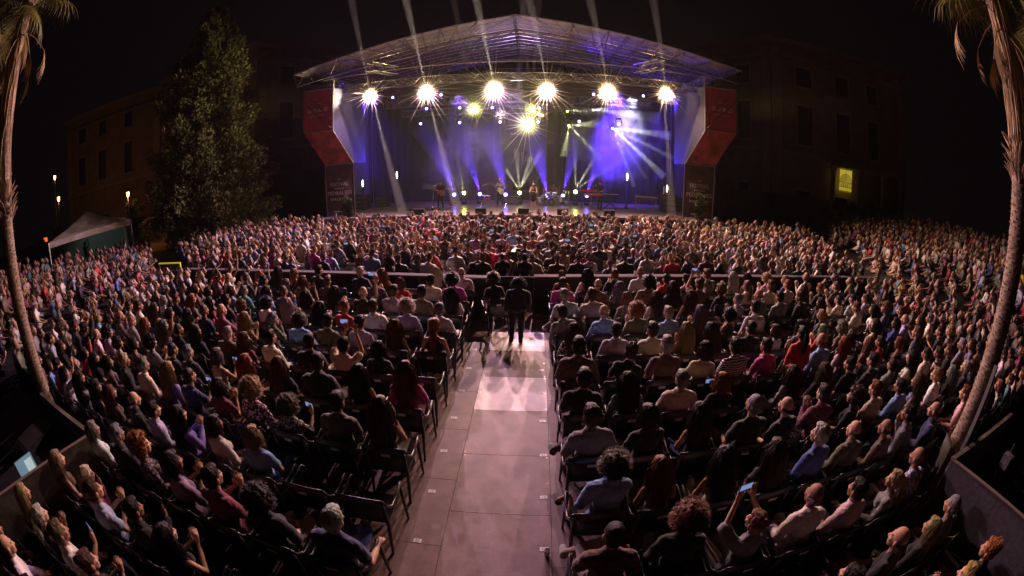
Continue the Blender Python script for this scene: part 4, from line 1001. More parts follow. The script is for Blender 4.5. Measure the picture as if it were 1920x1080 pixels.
# ------------------------------------------------------------------ the rest of the audience as one crowd
for k in range(16):            # flat front block
    y = 12.1+.74*k
    if y > 22.2: break
    xl = max(-17.6, -12.8-(y-12.1)*1.37); xr = 12.9+(y-12)*.42
    n = int((xr-xl)/.52)
    for i in range(n):
        x = xl+i*.52+rr.uniform(-.14, .14)+(k % 2)*.27
        if rr.random() < .05: continue
        zf = .03*max(0, abs(x+.9)-11)
        FAR.append((x, y+rr.uniform(-.22, .22), zf+rr.gauss(0, .07), math.atan2(-(-1-x), 27-y)*.9, look(rr), False))
def stand_z(x, y):             # the side stands rise away from the stage and outwards
    return max(0, min(.10+max(0, .165*(math.hypot(x+1, 26-y)-17.4) if x > 0 else .16*(math.hypot(x+1, 26-y)-21.5)), .34*((-13.9-x) if x < 0 else (x-13.5-max(0, y-12)*.5))))
def in_stand(x, y):
    if x < 0: return x < -13.9-(1.3 if y > 10.8 else 0)-(max(0, y-11.0))*1.3 and x > -23 and 1.3 < y < 18
    return x > 13.6+max(0, (y-12))*.5+(.45 if y > 12 else 0) and x < 28 and 1.0 < y < 30
for k in range(24):            # arcs of seats round the stage
    d = 13.5+.85*k; da = .60/d
    for j in range(int(math.pi*1.4/da)):
        a = -math.pi*.2+j*da; x = -1+d*math.cos(a); y = 26-d*math.sin(a)
        if not in_stand(x, y) or rr.random() < .06: continue
        zf = round(stand_z(x, y)/.14)*.14
        if not in_view((x, y, zf+1.1), 40): continue
        FAR.append((x+rr.uniform(-.12, .12), y+rr.uniform(-.15, .15), zf+rr.gauss(0, .06), math.atan2(-(-1-x), 26-y), look(rr), False))
for x0, x1, y0, y1 in ((-28, -13.9, 1, 18.2), (13.6, 34, .8, 30.2)):
    b = MB(); nx_, ny_ = 40, 40; V = []
    for j in range(ny_+1):
        for i in range(nx_+1):
            x = x0+(x1-x0)*i/nx_; y = y0+(y1-y0)*j/ny_; V.append((x, y, stand_z(x, y)-.06 if in_stand(x, y) else -.2))
    b.add(V, [(j*(nx_+1)+i, j*(nx_+1)+i+1, (j+1)*(nx_+1)+i+1, (j+1)*(nx_+1)+i) for j in range(ny_) for i in range(nx_)])
    tag(b.build('stand_floor', M_blackcloth), kind='structure')

LOW = {}
def crowd_variant(sex, pose, hair, top):
    """a low model of a seated figure from the waist up: vertices, triangles, kind of each triangle"""
    s = sk(sex, pose); V = []; F = []; K = []
    for me, off, kind, tgt in ((body_mesh(sex, pose), (0, 0, 0), 0, 420), (top_mesh(sex, pose, top), (0, 0, 0), 1, 190), (hair_mesh(hair) if hair else None, (0, s['hy'], s['hz']), 2, 150)):
        if me is None: continue
        lk = (me.name, kind == 0 and hair == 'bald')
        if lk in LOW:
            co, t = LOW[lk]; base = sum(len(v) for v in V); V.append(co+np.array(off, 'f')); F.append(t+base); K.append(np.full(len(t), kind)); continue
        m2 = me.copy()
        bm = bmesh.new(); bm.from_mesh(m2)
        if kind == 0: bmesh.ops.delete(bm, geom=[f for f in bm.faces if f.calc_center_median().z < (.60 if pose not in ('x',) else 0)], context='FACES')
        if kind == 0 and hair and hair != 'bald': bmesh.ops.delete(bm, geom=[f for f in bm.faces if (lambda q: q.z > s['hz']-.03 and q.y < s['hy']+.035)(f.calc_center_median())], context='FACES')
        if kind == 2:   # leave the loose strands out
            bmesh.ops.delete(bm, geom=[f for f in bm.faces if len(f.verts) == 4], context='FACES')
        bmesh.ops.triangulate(bm, faces=bm.faces); bm.to_mesh(m2); nf = len(bm.faces); bm.free()
        m3 = eval_mesh(m2, [('DECIMATE', dict(ratio=min(1, tgt/max(nf, 1))))])
        n = len(m3.vertices); co = np.empty(n*3, 'f'); m3.vertices.foreach_get('co', co); co = co.reshape(-1, 3)*(1.17 if kind == 2 else 1)
        t = np.empty(len(m3.loops), 'i'); m3.loops.foreach_get('vertex_index', t); t = t.reshape(-1, 3)
        LOW[lk] = (co, t); base = sum(len(v) for v in V); V.append(co+np.array(off, 'f')); F.append(t+base); K.append(np.full(len(t), kind))
        bpy.data.meshes.remove(m2); bpy.data.meshes.remove(m3)
    return np.vstack(V), np.vstack(F), np.concatenate(K)
VAR = {}
def variant(q):
    sex, hair, hc, top, tc, pose = q
    top = 'tank' if (top == 'tank') else ('shirt' if top in ('shirt', 'check', 'jacket') else 'tee')
    pose = {'chin': 'lap', 'rest': 'lap', 'phone': 'lap'}.get(pose, pose)
    if pose == 'clap' and hash_of(tc+hc) % 3: pose = 'lap'
    if sex == 'm': hair = 'short' if hair not in ('bald',) else 'bald'
    elif hair in ('ponytail', 'bun'): hair = 'bun'
    elif hair == 'long': hair = 'wavy'
    key = (sex, pose, hair, top)
    if key not in VAR: VAR[key] = crowd_variant(*key)
    return VAR[key]
def build_crowd(name, people, seed):
    rr = random.Random(seed); AV = []; AF = []; AC = []; AR = []; base = 0
    for x, y, z, a, q, near in people:
        v, f, k = variant(q); s = rr.uniform(.98, 1.12); a += rr.gauss(0, .18); c, sn = math.cos(a)*s, math.sin(a)*s
        ly = rr.gauss(0, .07); lx = rr.gauss(0, .08)
        P = np.empty_like(v); X = v[:, 0]+lx*v[:, 2]; Y = v[:, 1]+ly*v[:, 2]
        P[:, 0] = X*c-Y*sn+x; P[:, 1] = X*sn+Y*c+y; P[:, 2] = v[:, 2]*s+z
        cols = np.array([rr.choice(SKIN), PAL[q[4]], HAIR[q[2]]])*np.array([[rr.uniform(.5, .85)], [rr.uniform(.3, .95)], [rr.uniform(.8, 1.3)]])
        AV.append(P); AF.append(f+base); base += len(v); AC.append(cols[k])
    V = np.vstack(AV).astype('f'); F = np.vstack(AF).astype('i'); C = np.vstack(AC).astype('f'); C = np.hstack([C, np.ones((len(C), 1), 'f')])
    me = bpy.data.meshes.new(name); me.vertices.add(len(V)); me.vertices.foreach_set('co', V.ravel()); me.loops.add(F.size); me.loops.foreach_set('vertex_index', F.ravel())
    me.polygons.add(len(F)); me.polygons.foreach_set('loop_start', np.arange(0, F.size, 3, dtype='i')); me.update(calc_edges=True)
    at = me.attributes.new('person_colour', 'FLOAT_COLOR', 'FACE'); at.data.foreach_set('color', C.ravel())
    m = bpy.data.materials.new('crowd_colours'); m.use_nodes = True; b_ = principled(m); an = m.node_tree.nodes.new('ShaderNodeAttribute'); an.attribute_name = 'person_colour'
    m.node_tree.links.new(an.outputs['Color'], b_.inputs['Base Color']); b_.inputs['Roughness'].default_value = .6
    me.materials.append(m); me.shade_smooth(); o = link(name, me); tag(o, kind='stuff')
    print('CROWD', len(people), len(F)); return o
build_crowd('crowd', FAR, 3)
# empty backs of the chairs past the limit, one mass
b = MB()
for x, y, z, a, q, near in FAR:
    if near:
        c, s = math.cos(a*.25), math.sin(a*.25); rot = Matrix.Rotation(a*.25, 3, 'Z')
        b.box((x+.24*s, y-.24*c, .66), (.50, .03, .40), rot=rot)
tag(b.build('chair_backs', M_chair), kind='stuff')
# ------------------------------------------------------------------ people and instruments on the stage
Z = SZ
def standing(loc, rz_, sex, hair, hc, top, tc, pose, label, bcol='black', **k):
    return person(loc, rz_, sex, hair, hc, top, tc, pose, label, k.get('group', 'musicians on the stage'), k.get('scale', 1.0), k.get('tilt', (0, 0)), k.get('skin'), bcol, 'trousers')
PI = math.pi
singer = person((-.02, 24.5, Z), PI-.1, 'f', 'bun', 'brown', 'dress', 'black', 'stand_mic', 'woman singing in a short sleeveless black dress at mid stage front', 'musicians on the stage', .98, (0, 0), (.60, .40, .30))
standing((-5.9, 26.6, Z), PI+.15, 'm', 'short', 'brown', 'tee', 'black', 'stand_guitar', 'man in black playing a brown acoustic guitar near the blue floor lamp')
standing((-2.15, 27.2, Z), PI-.1, 'm', 'bald', 'silver', 'tee', 'grey', 'stand_guitar', 'bald man in dark shirt playing a cream electric guitar', scale=1.04)
person((1.35, 28.75, Z+.12), PI, 'm', 'short', 'dark brown', 'tee', 'burgundy', 'drum', 'drummer seated behind the silver drum kit', 'musicians on the stage')
standing((4.25, 27.2, Z), PI-.5, 'm', 'short', 'dark brown', 'tee', 'black', 'stand_keys', 'man with dark beard standing at the red keyboard')
M_gbrown = mat('guitar_brown', (.30, .10, .035), .3, var=.2); M_gcream = mat('guitar_cream', (.72, .66, .50), .25); M_neck = mat('guitar_neck', (.28, .16, .08), .4)
M_gred = mat('guitar_red', (.34, .07, .05), .3); M_redkb = mat('keyboard_red', (.50, .02, .03), .35); M_chrome = mat('chrome', (.75, .75, .77), .18, 1); M_skin2 = mat('drum_head', (.80, .76, .70), .5)
M_cym = mat('cymbal_brass', (.62, .48, .20), .25, 1); M_darkdrum = mat('drum_head_black', (.02, .02, .022), .3); M_wood = mat('marimba_wood', (.45, .33, .22), .5)
def guitar(loc, rot, bm_, label, k=1.0, electric=False):
    r = empty('guitar', loc, label, 'guitar', 'guitars on the stage'); r.rotation_euler = rot; r.scale = (k,)*3
    n = 28; V = []; th = .022 if electric else .05
    for i in range(n):
        a = 2*PI*i/n; x = math.cos(a); z = math.sin(a); rad = (.19 if z < 0 else .15)*(1-.28*math.exp(-((z-.05)/.22)**2)); V.append((x*rad*1.02, z*.24))
    b = MB(); V3 = [(x, -th, z) for x, z in V]+[(x, th, z) for x, z in V]
    b.add(V3, [tuple(range(n)), tuple(range(2*n-1, n-1, -1))]+[(i, n+i, n+(i+1) % n, (i+1) % n) for i in range(n)]); b.build('body', bm_, r)
    b = MB(); b.box((0, -th-.005, .45), (.052, .022, .62)); b.build('neck', M_neck, r)
    b = MB(); b.box((0, -th-.003, .81), (.075, .02, .14)); b.build('headstock', M_neck, r)
    b = MB(); b.box((0, -th-.008, -.09), (.11, .012, .02)); b.build('bridge', M_black, r)
    if not electric:
        b = MB(); b.lathe([(.045, 0), (0, .0005)], 14, (0, -th-.002, .06), rot=Matrix.Rotation(R(90), 3, 'X')); b.build('sound_hole', M_black, r)
guitar((-5.82, 26.40, Z+1.02), (0, R(-62), .1), M_gbrown, 'brown acoustic guitar held by the man in black')
guitar((-2.10, 26.98, Z+1.05), (0, R(-52), 0), M_gcream, 'cream electric guitar held by the bald man', 1.0, True)
guitar((-2.98, 27.3, Z+.55), (R(8), R(-3), 0), M_gred, 'reddish acoustic guitar resting on the stand beside the bald guitarist')
guitar((-5.05, 26.0, Z+.40), (R(8), R(4), 0), M_gbrown, 'dark guitar on a low stand by the acoustic guitarist', .9)
def tripod(loc, h, label, cat='stand', name='microphone_stand', boom=None, mic=True, grp='microphone stands on the stage'):
    r = empty(name, loc, label, cat, grp)
    for k in range(3):
        a = k*2*PI/3+.3; MB().tube([(0, 0, .30), (.28*math.cos(a), .28*math.sin(a), .01)], .010, 5).build('leg', M_chrome, r)
    MB().tube([(0, 0, .1), (0, 0, h)], .011, 6).build('pole', M_chrome, r)
    tip = Vector((0, 0, h))
    if boom: tip = Vector((boom[0], boom[1], h+boom[2])); MB().tube([(0, 0, h), tip], .009, 5).build('boom', M_chrome, r)
    if mic: b = MB(); b.ell(tip+Vector((0, 0, .03)), (.03, .03, .045), 8); b.build('microphone', M_steel, r, smooth=True)
    return r
tripod((-3.3, 27.3, Z), 1.35, 'tall microphone stand beside the guitar stand', boom=(.3, .1, .12)); tripod((-6.2, 25.9, Z), 1.45, 'microphone stand in front of the acoustic guitarist', boom=(.2, .2, .1))
tripod((-1.7, 26.5, Z), 1.5, 'microphone stand in front of the bald guitarist', boom=(-.2, .2, .1)); tripod((3.6, 26.6, Z), 1.4, 'microphone stand by the red keyboard', boom=(.3, .1, .1))
# guitar rack
r = empty('guitar_stand', (-3.0, 27.3, Z), 'pale folding guitar stand holding the reddish guitar', 'stand')
for s in (-1, 1): MB().tube([(s*.28, -.2, 0), (s*.16, .05, .75)], .014, 5).build('leg', M_chrome, r); MB().tube([(s*.28, .3, 0), (s*.16, .05, .75)], .014, 5).build('leg', M_chrome, r)
MB().tube([(-.25, -.08, .72), (.25, -.08, .72)], .014, 5).build('bar', M_chrome, r)
r = empty('guitar_amplifier', (-1.35, 28.6, Z), 'low dark guitar amplifier with bright top edge behind the bald guitarist', 'amplifier')
b = MB(); b.box((0, 0, .28), (.75, .3, .50)); b.build('cabinet', M_case, r); b = MB(); b.box((0, -.155, .26), (.66, .01, .40)); b.build('grille', mat('grille_cloth', (.06, .055, .05), .9), r)
b = MB(); b.box((0, -.02, .545), (.77, .3, .03)); b.build('top_trim', M_ledge, r)
# drum kit
dk = empty('drum_kit', (1.15, 27.7, Z), 'silver drum kit with black front head and brass cymbals', 'drum kit')
def drum(x, y, z, rad, dep, tilt=0, kick=False, nm='tom'):
    rot = Matrix.Rotation(R(90), 3, 'X') if kick else Matrix.Rotation(R(tilt), 3, 'X')
    b = MB(); b.lathe([(rad, -dep/2), (rad, dep/2)], 24, (x, y, z), rot=rot); s = b.build(nm, M_chrome, dk, smooth=True)
    for e in (-1, 1):
        b = MB(); b.lathe([(rad, e*dep/2), (rad*1.04, e*dep/2), (rad*1.04, e*(dep/2-.03)), (rad, e*(dep/2-.03))], 24, (x, y, z), rot=rot); part(b.build('hoop', M_skin2 if kick else M_chrome, smooth=False), s)
        b = MB(); b.lathe([(0, e*(dep/2-.004)), (rad, e*(dep/2-.004))], 24, (x, y, z), rot=rot); part(b.build('drum_skin', M_darkdrum if kick else M_skin2), s)
    return s
kick = drum(0, 0, .30, .29, .42, kick=True, nm='bass_drum')
b = MB(); n = 14; rot = Matrix.Rotation(R(90), 3, 'X')
b.lathe([(.075, .216), (.065, .2165)], 18, (0, 0, .30), rot=rot); part(b.build('logo_ring', M_steel), kick)
b = MB()
for k in range(3): a = k*2.1+.5; b.tube([(0, -.217, .30), (.06*math.cos(a), -.217, .30+.06*math.sin(a))], .006, 4)
part(b.build('logo', M_steel), kick)
for s in (-1, 1): MB().tube([(s*.2, .0, .2), (s*.38, -.18, 0)], .014, 5).build('spur', M_chrome, dk)
drum(-.20, .05, .80, .15, .20, 14); drum(.22, .05, .80, .16, .22, 14); drum(.62, .35, .45, .21, .36, 0, nm='floor_tom'); drum(-.50, .40, .62, .18, .14, 6, nm='snare'); drum(-.75, .2, .40, .20, .34, 0, nm='floor_tom')
for x, y, h, rad, t in ((-.85, .3, 1.30, .22, 10), (-.50, .1, 1.05, .17, -5), (.95, .2, 1.22, .24, -12), (.55, .5, 1.45, .20, 8), (-.2, .7, 1.40, .2, 6), (1.15, .55, 1.0, .18, 0)):
    rot = Matrix.Rotation(R(t), 3, 'Y'); b = MB(); b.lathe([(0, .03), (rad*.2, .02), (rad, 0), (rad*.2, .012), (0, .012)], 20, (x, y, h), rot=rot); b.build('cymbal', M_cym, dk, smooth=True)
    MB().tube([(x, y, .35), (x, y, h)], .010, 5).build('cymbal_pole', M_chrome, dk)
    for k in range(3): a = k*2.09+x*3; MB().tube([(x, y, .42), (x+.24*math.cos(a), y+.24*math.sin(a), .01)], .009, 4).build('cymbal_leg', M_chrome, dk)
for x in (-.95, 1.2): tripod((1.15+x, 28.2, Z), 1.75, 'tall overhead microphone stand at the %s side of the drums' % ('guitar' if x < 0 else 'keyboard'), boom=(-.25 if x > 0 else .25, 0, .35))
# keyboards
r = empty('keyboard', (3.75, 26.45, Z), 'red stage piano on a black crossed stand', 'keyboard', 'keyboards on the stage', .35)
b = MB(); b.box((0, 0, .92), (1.25, .34, .10)); b.build('case', M_redkb, r); b = MB(); b.box((0, .08, .975), (1.15, .15, .02)); b.build('keys', M_white, r)
for s in (-1, 1): MB().tube([(s*.45, -.15, 0), (-s*.45, -.1, .87)], .018, 5).build('leg', M_case, r)
r = empty('keyboard', (3.35, 26.7, Z), 'small red keyboard tilted above the stage piano', 'keyboard', 'keyboards on the stage', -.2)
b = MB(); b.box((0, 0, 1.16), (.95, .28, .07), rot=Matrix.Rotation(R(-15), 3, 'X')); b.build('case', M_redkb, r)
for s in (-1, 1): MB().tube([(s*.35, 0, 0), (s*.35, 0, 1.12)], .018, 5).build('leg', M_case, r)
r = empty('keyboard', (4.85, 26.7, Z), 'black keyboard on the far side of the keyboard player', 'keyboard', 'keyboards on the stage', -.15)
b = MB(); b.box((0, 0, .95), (1.2, .3, .09)); b.build('case', M_case, r); b = MB(); b.box((0, -.06, .998), (1.1, .14, .012)); b.build('keys', M_white, r)
for s in (-1, 1): MB().tube([(s*.45, .15, 0), (-s*.45, 0, .9)], .018, 5).build('leg', M_case, r)
# vibraphone with pale tube skirt
r = empty('marimba', (7.3, 26.9, Z), 'pale marimba with an arched row of resonator tubes near the villa side tower', 'marimba', None, -.15)
b = MB(); b.box((0, 0, .88), (1.5, .06, .05)); b.box((0, .45, .88), (1.4, .06, .05)); b.build('rail', mat('rail_blue', (.25, .22, .42), .4), r)
for i in range(20):
    x = -.7+i*.074; b = MB(); b.box((x, .22, .92), (.058, .5-.012*i, .02)); b.build('bar', M_wood, r)
for i in range(18):
    x = -.68+i*.08; L = .42-.26*math.sin(PI*(i+3)/22); b = MB(); b.lathe([(.034, .86-L), (.034, .86)], 8, (x, -.02, 0)); b.build('resonator', M_ledge, r, smooth=True)
for s in (-1, 1):
    for y in (0, .45): MB().tube([(s*.68, y, 0), (s*.68, y, .88)], .02, 5).build('leg', M_chrome, r)
# light posts with white tubes, and side stage racks
for i, (x, y, zz) in enumerate(((-11.4, 27.0, 2.9), (-9.3, 28.2, 3.3), (6.2, 28.0, 3.2), (8.6, 26.6, 2.65))):
    r = empty('tube_lamp', (x, y, Z), 'slim post with a glowing white tube, %s from the conifer side' % ORD[i], 'stage lamp', 'slim posts with white glowing tubes')
    b = MB(); b.box((0, 0, .02), (.3, .3, .04)); b.build('foot', M_case, r)
    b = MB(); b.box((0, 0, (zz-Z-.2)/2), (.10, .10, zz-Z-.2)); b.build('post', mat('post_blue', (.05, .05, .16), .5), r)
    b = MB(); b.ell((0, -.02, zz-Z), (.045, .045, .26), 10); b.build('tube', M_tubew, r, smooth=True)
def rack(loc, w_, h, label, shelves=3):
    r = empty('equipment_rack', loc, label, 'equipment', 'equipment racks at the wings')
    b = MB(); b.box((0, 0, h/2), (w_, .6, h)); b.build('case', M_case, r)
    for k in range(shelves):
        b = MB(); b.box((0, -.31, h*(k+.6)/(shelves+.3)), (w_*.86, .02, h/(shelves+2))); b.build('unit', mat('rack_face', (.09, .09, .10), .4), r)
    for s in (-1, 1): MB().tube([(s*w_*.35, -.1, h), (s*w_*.35, -.1, h+.55)], .015, 5).build('post', M_chrome, r)
rack((-11.9, 28.0, Z), 1.1, 1.0, 'dark equipment rack with chrome posts near the conifer side wing'); rack((-10.6, 28.6, Z), .9, .8, 'lower dark equipment rack beside a glowing tube')
rack((9.0, 27.6, Z), 1.0, 1.15, 'dark equipment rack with red and white box near the villa side wing'); rack((10.0, 28.2, Z), .8, .9, 'small dark equipment rack beside the banner tower on the villa side')
r = empty('red_case', (8.75, 27.4, Z+1.15), 'small red and white box on top of an equipment rack', 'box'); b = MB(); b.box((0, 0, .20), (.22, .3, .40)); b.build('shell', M_redkb, r); MB().tube([(-.2, -.2, 0), (-.2, -.2, .5), (.2, -.2, .46), (.2, -.2, 0)], .018, 5).build('frame', M_white, r)
for i, (x, rot) in enumerate(((-2.9, 0), (-.55, 0), (1.6, 0), (4.2, 0), (-6.4, 0))):
    r = empty('floor_monitor', (x, 23.35, Z), 'black wedge floor monitor at the deck edge, %s' % ['beside the guitar stand', 'before the singer', 'before the drums', 'before the red keyboard', 'before the acoustic guitarist'][i], 'speaker', 'wedge monitors along the deck edge')
    b = MB(); b.add([(-.3, -.2, 0), (.3, -.2, 0), (.3, .25, 0), (-.3, .25, 0), (-.3, -.2, .33), (.3, -.2, .33), (.3, .12, .36), (-.3, .12, .36)], [(3, 2, 1, 0), (0, 1, 5, 4), (1, 2, 6, 5), (2, 3, 7, 6), (3, 0, 4, 7), (4, 5, 6, 7)]); b.build('cabinet', M_case, r)
    b = MB(); b.box((0, -.204, .17), (.5, .006, .26)); b.build('grille', mat('grille_dark', (.03, .03, .03), .8), r)
# pedal boards and cables
r = empty('pedal_board', (-6.9, 25.7, Z), 'long low pedal board with small glinting pedals before the acoustic guitarist', 'pedal board')
b = MB(); b.box((0, 0, .03), (2.2, .4, .05)); b.build('board', M_case, r)
for i in range(9): b = MB(); b.box((-.95+i*.24, 0, .085), (.12, .2, .05)); b.build('pedal', [M_steel, M_ledge, M_redkb][i % 3], r)
rr = random.Random(5)
for i, (x, y) in enumerate(((1.9, 27.0), (-1.9, 26.2), (4.6, 25.9), (-3.4, 26.4))):
    pts = [(x+k*.22*(1 if i % 2 == 0 else -1), y+.18*math.sin(k*1.3+i), Z+.012) for k in range(10)]
    o = MB().tube(pts, .012, 5).build('cable', mat('cable_grey', (.25, .23, .22), .5), smooth=True); tag(o, ['pale cable snaking from the drums', 'cable on the deck before the bald guitarist', 'cable before the red keyboard', 'cable by the guitar stand'][i], 'cable', 'cables on the deck')
MB().tube([(-.05, 24.28, Z+1.36), (-.02, 24.36, Z+1.22)], [.026, .013], 8)
b = MB(); b.tube([(.02, 24.30, Z+1.30), (-.0, 24.27, Z+1.41)], [.013, .018], 8); b.ell((-.0, 24.265, Z+1.43), (.027, .027, .03), 8); tag(b.build('microphone', M_case, smooth=True), 'black hand microphone held by the singer', 'microphone')
# black banner with a pale scrawl hanging at mid stage
r = empty('stage_banner', (-.6, 30.6, 0), 'tall black hanging banner with a pale handwritten scrawl at mid stage', 'banner')
b = MB(); V = []
for i in range(9):
    for j in range(9): V.append((-1.4+2.8*i/8, .05*math.sin(i*1.3+j*.4), 2.6+4.9*j/8))
b.add(V, [(i*9+j, (i+1)*9+j, (i+1)*9+j+1, i*9+j+1) for i in range(8) for j in range(8)]); b.build('cloth', mat('banner_black', (.012, .012, .013), .85, var=.3, scale=2), r, smooth=True)
MB().tube([(-1.5, 0, 7.55), (1.5, 0, 7.55)], .03, 6).build('bar', M_alu, r)
M_scrawl = mat('scrawl', (.65, .62, .60), .6)
for x0, n, am in ((-1.05, 7, .11), (.25, 6, .09)):
    pts = [(x0+k*.075+.03*math.sin(k*2.2), -.09, 6.05+am*math.sin(k*2.1+x0)) for k in range(n*2)]
    MB().tube(pts, .014, 4).build('scrawl', M_scrawl, r)
for i in range(7):
    x = -.45+i*.15; MB().tube([(x, -.08, 4.0+rr.uniform(-.1, .1)), (x+rr.uniform(-.05, .05), -.08, 4.5+rr.uniform(-.1, .25))], .018, 4).build('scrawl', mat('scrawl_dim', (.22, .2, .2), .7), r)

# ------------------------------------------------------------------ people at the end of the aisle
wk = person((-.36, 8.75, .035), .05, 'm', 'curly', 'dark brown', 'jacket', 'black', 'stand_relax', 'person with curly dark hair stooping as he walks up the aisle in a dark top', 'people standing in the aisle', .84, (-.26, .05), None, 'black', 'trousers'); wk.scale = (1.02, .92, .80)
person((-.86, 9.55, .035), .35, 'f', 'curly', 'brown', 'tee', 'black', 'lap', 'person with curly brown hair sitting low beside the aisle screen', 'people standing in the aisle', 1.0, (-.08, -.05))
chair((-.86, 9.45, .035), .3, 'black armchair at the head of the aisle below the camera operators', rr)
person((-.86, 11.55, .05), .2, 'm', 'buzz', 'dark brown', 'tee', 'black', 'stand_camera', 'camera operator in black behind the aisle screen', 'people standing in the aisle', .80, (0, 0), None, 'black', 'trousers')
person((-.22, 11.55, .05), -.15, 'm', 'short', 'dark brown', 'tee', 'black', 'stand_camera', 'second black clad operator standing at the video camera', 'people standing in the aisle', .79, (0, 0), None, 'black', 'trousers')
r = empty('video_camera', (-.52, 11.75, .0), 'black video camera on a tripod between the two operators', 'camera')
for k in range(3): a = k*2.09+.4; MB().tube([(0, 0, 1.25), (.4*math.cos(a), .4*math.sin(a), 0)], .02, 5).build('leg', M_case, r)
b = MB(); b.box((0, 0, 1.42), (.16, .40, .18)); b.build('body', M_case, r); b = MB(); b.lathe([(.0, .3), (.07, .3), (.06, .1), (.05, 0)], 12, (0, .18, 1.43), rot=Matrix.Rotation(R(-90), 3, 'X')); b.build('lens', M_case, r)
b = MB(); b.box((.1, -.15, 1.55), (.14, .03, .09)); b.build('viewfinder', M_case, r)
person((4.55, 5.55, .035), -.15, 'f', 'ponytail', 'dark brown', 'blouse', 'red', 'stand_relax', 'person standing in a long red blouse with a long brown ponytail', 'people standing in the aisle', .94, (0, 0), None, 'red', 'trousers')
# cups on the boards and ledges
M_cup = mat('cup_plastic', (.62, .60, .62), .25)
def cup(loc, label):
    b = MB(); b.lathe([(.0, 0), (.027, 0), (.038, .115), (.035, .115), (.025, .008)], 14); tag(b.build('plastic_cup', M_cup, loc=loc, smooth=True), label, 'cup', 'clear plastic cups')
cup((.235, 2.93, .036), 'clear plastic cup on the aisle floor next to a row number')
for i, x in enumerate((2.8, 5.0, 6.6, -4.9, -3.9)): cup((x, 10.78+abs(x)*.09+.0, 1.045), 'plastic cup on the pale barrier ledge, %s' % ['nearest the aisle on keyboard side', 'middle one on keyboard side', 'outer one on keyboard side', 'outer one on tree side', 'inner one on tree side'][i])
# small glints: phones lying lit in laps of the far rows
for i, (x, y) in enumerate(((-3.2, 13.5), (1.1, 13.4), (3.6, 14.6), (-6.2, 12.9), (7.9, 13.6), (-1.5, 15.2), (2.3, 16.8), (-9.4, 15.2), (10.4, 15.4), (-4.8, 17.0))):
    phone((x, y, 1.52), .1, 'lit phone raised over the front block, %s counted at random depth' % ORD[i] if False else 'lit phone raised over the front block beyond the barrier, %s' % ['above the tree side ledge', 'just past the aisle', 'over the keyboard side ledge', 'far along the tree side', 'far along the keyboard side', 'toward the guitarist', 'toward the keyboards', 'near the conifer edge', 'near the villa edge', 'toward the acoustic guitar'][i])

# ------------------------------------------------------------------ booths at both sides
M_booth = mat('booth_panel', (.16, .145, .14), .8, var=.18, scale=14, bump=.3, bscale=60)
def booth(s, label):
    r = empty('control_booth', (0, 0, 0), label, 'booth', 'walled control booths beside the seats')
    x0, x1, y1 = (6.15, 5.55, 2.2) if s < 0 else (5.75, 5.65, 2.15)
    def wall(a, c, nm='wall_panel', h=1.04, t=.05):
        a, c = Vector(a), Vector(c); L = (c-a).length; ang = math.atan2(c.y-a.y, c.x-a.x); n = max(1, round(L/1.25))
        for i in range(n):
            m_ = a.lerp(c, (i+.5)/n); b = MB(); b.box((m_.x, m_.y, h/2), (L/n-.008, t, h), rot=Matrix.Rotation(ang, 3, 'Z')); b.build(nm, M_booth, r)
            b = MB(); b.box((m_.x, m_.y, h+.012), (L/n, t+.03, .024), rot=Matrix.Rotation(ang, 3, 'Z')); b.build('edge_trim', mat('trim_wood', (.20, .15, .12), .6), r)
    wall((s*x0, y1, 0), (s*(x0+.9), -1.2, 0)); wall((s*x0, y1, 0), (s*(x0+3.2), y1+.15, 0))
    return r
booth(-1, 'grey walled control booth with a laptop on its desk near the spotted palm'); booth(1, 'grey walled booth with cables near the shaggy palm')
r = empty('desk', (-7.35, .85, 0), 'black desk inside the booth under the laptop', 'desk'); b = MB(); b.box((0, 0, .72), (1.1, 2.0, .04)); b.build('desk_top', M_black, r)
for sx in (-1, 1):
    for sy in (-1, 1): b = MB(); b.box((sx*.5, sy*.94, .35), (.05, .05, .70)); b.build('leg', M_black, r)
lp = empty('laptop', (-7.05, .85, .745), 'open laptop with a glowing pale blue document on its screen', 'laptop', None, R(82)); 
b = MB(); b.box((0, -.14, .01), (.44, .30, .018)); b.build('base', mat('laptop_grey', (.05, .05, .055), .4), lp)
M_lcd = mat('lcd_blue', (.05, .07, .09), .3, emit=(.20, .34, .42), es=.55); M_lcd2 = mat('lcd_pane', (.1, .1, .1), .3, emit=(.50, .62, .62), es=.75); M_keyb = mat('keys_blue', (.02, .02, .05), .4, emit=(.05, .08, .5), es=.35)
rt = Matrix.Rotation(R(-20), 3, 'X')
b = MB(); b.box((0, .08, .17), (.46, .012, .32), rot=rt); b.build('lid', M_black, lp); b = MB(); b.box((0, .071, .172), (.43, .004, .29), rot=rt); b.build('screen', M_lcd, lp)
b = MB(); b.box((.09, .056, .16), (.18, .003, .20), rot=rt); b.build('window', M_lcd2, lp); b = MB(); b.box((0, -.15, .021), (.38, .18, .003)); b.build('keys', M_keyb, lp)
b = MB(); b.box((.0, -.30, .02), (.26, .012, .01)); b.build('light_strip', mat('strip_blue', (.1, .2, .8), .3, emit=(.05, .2, 1), es=2.5), lp)
point('screen_glow', (-6.95, .8, 1.05), .5, (.5, .7, 1), None, .15)
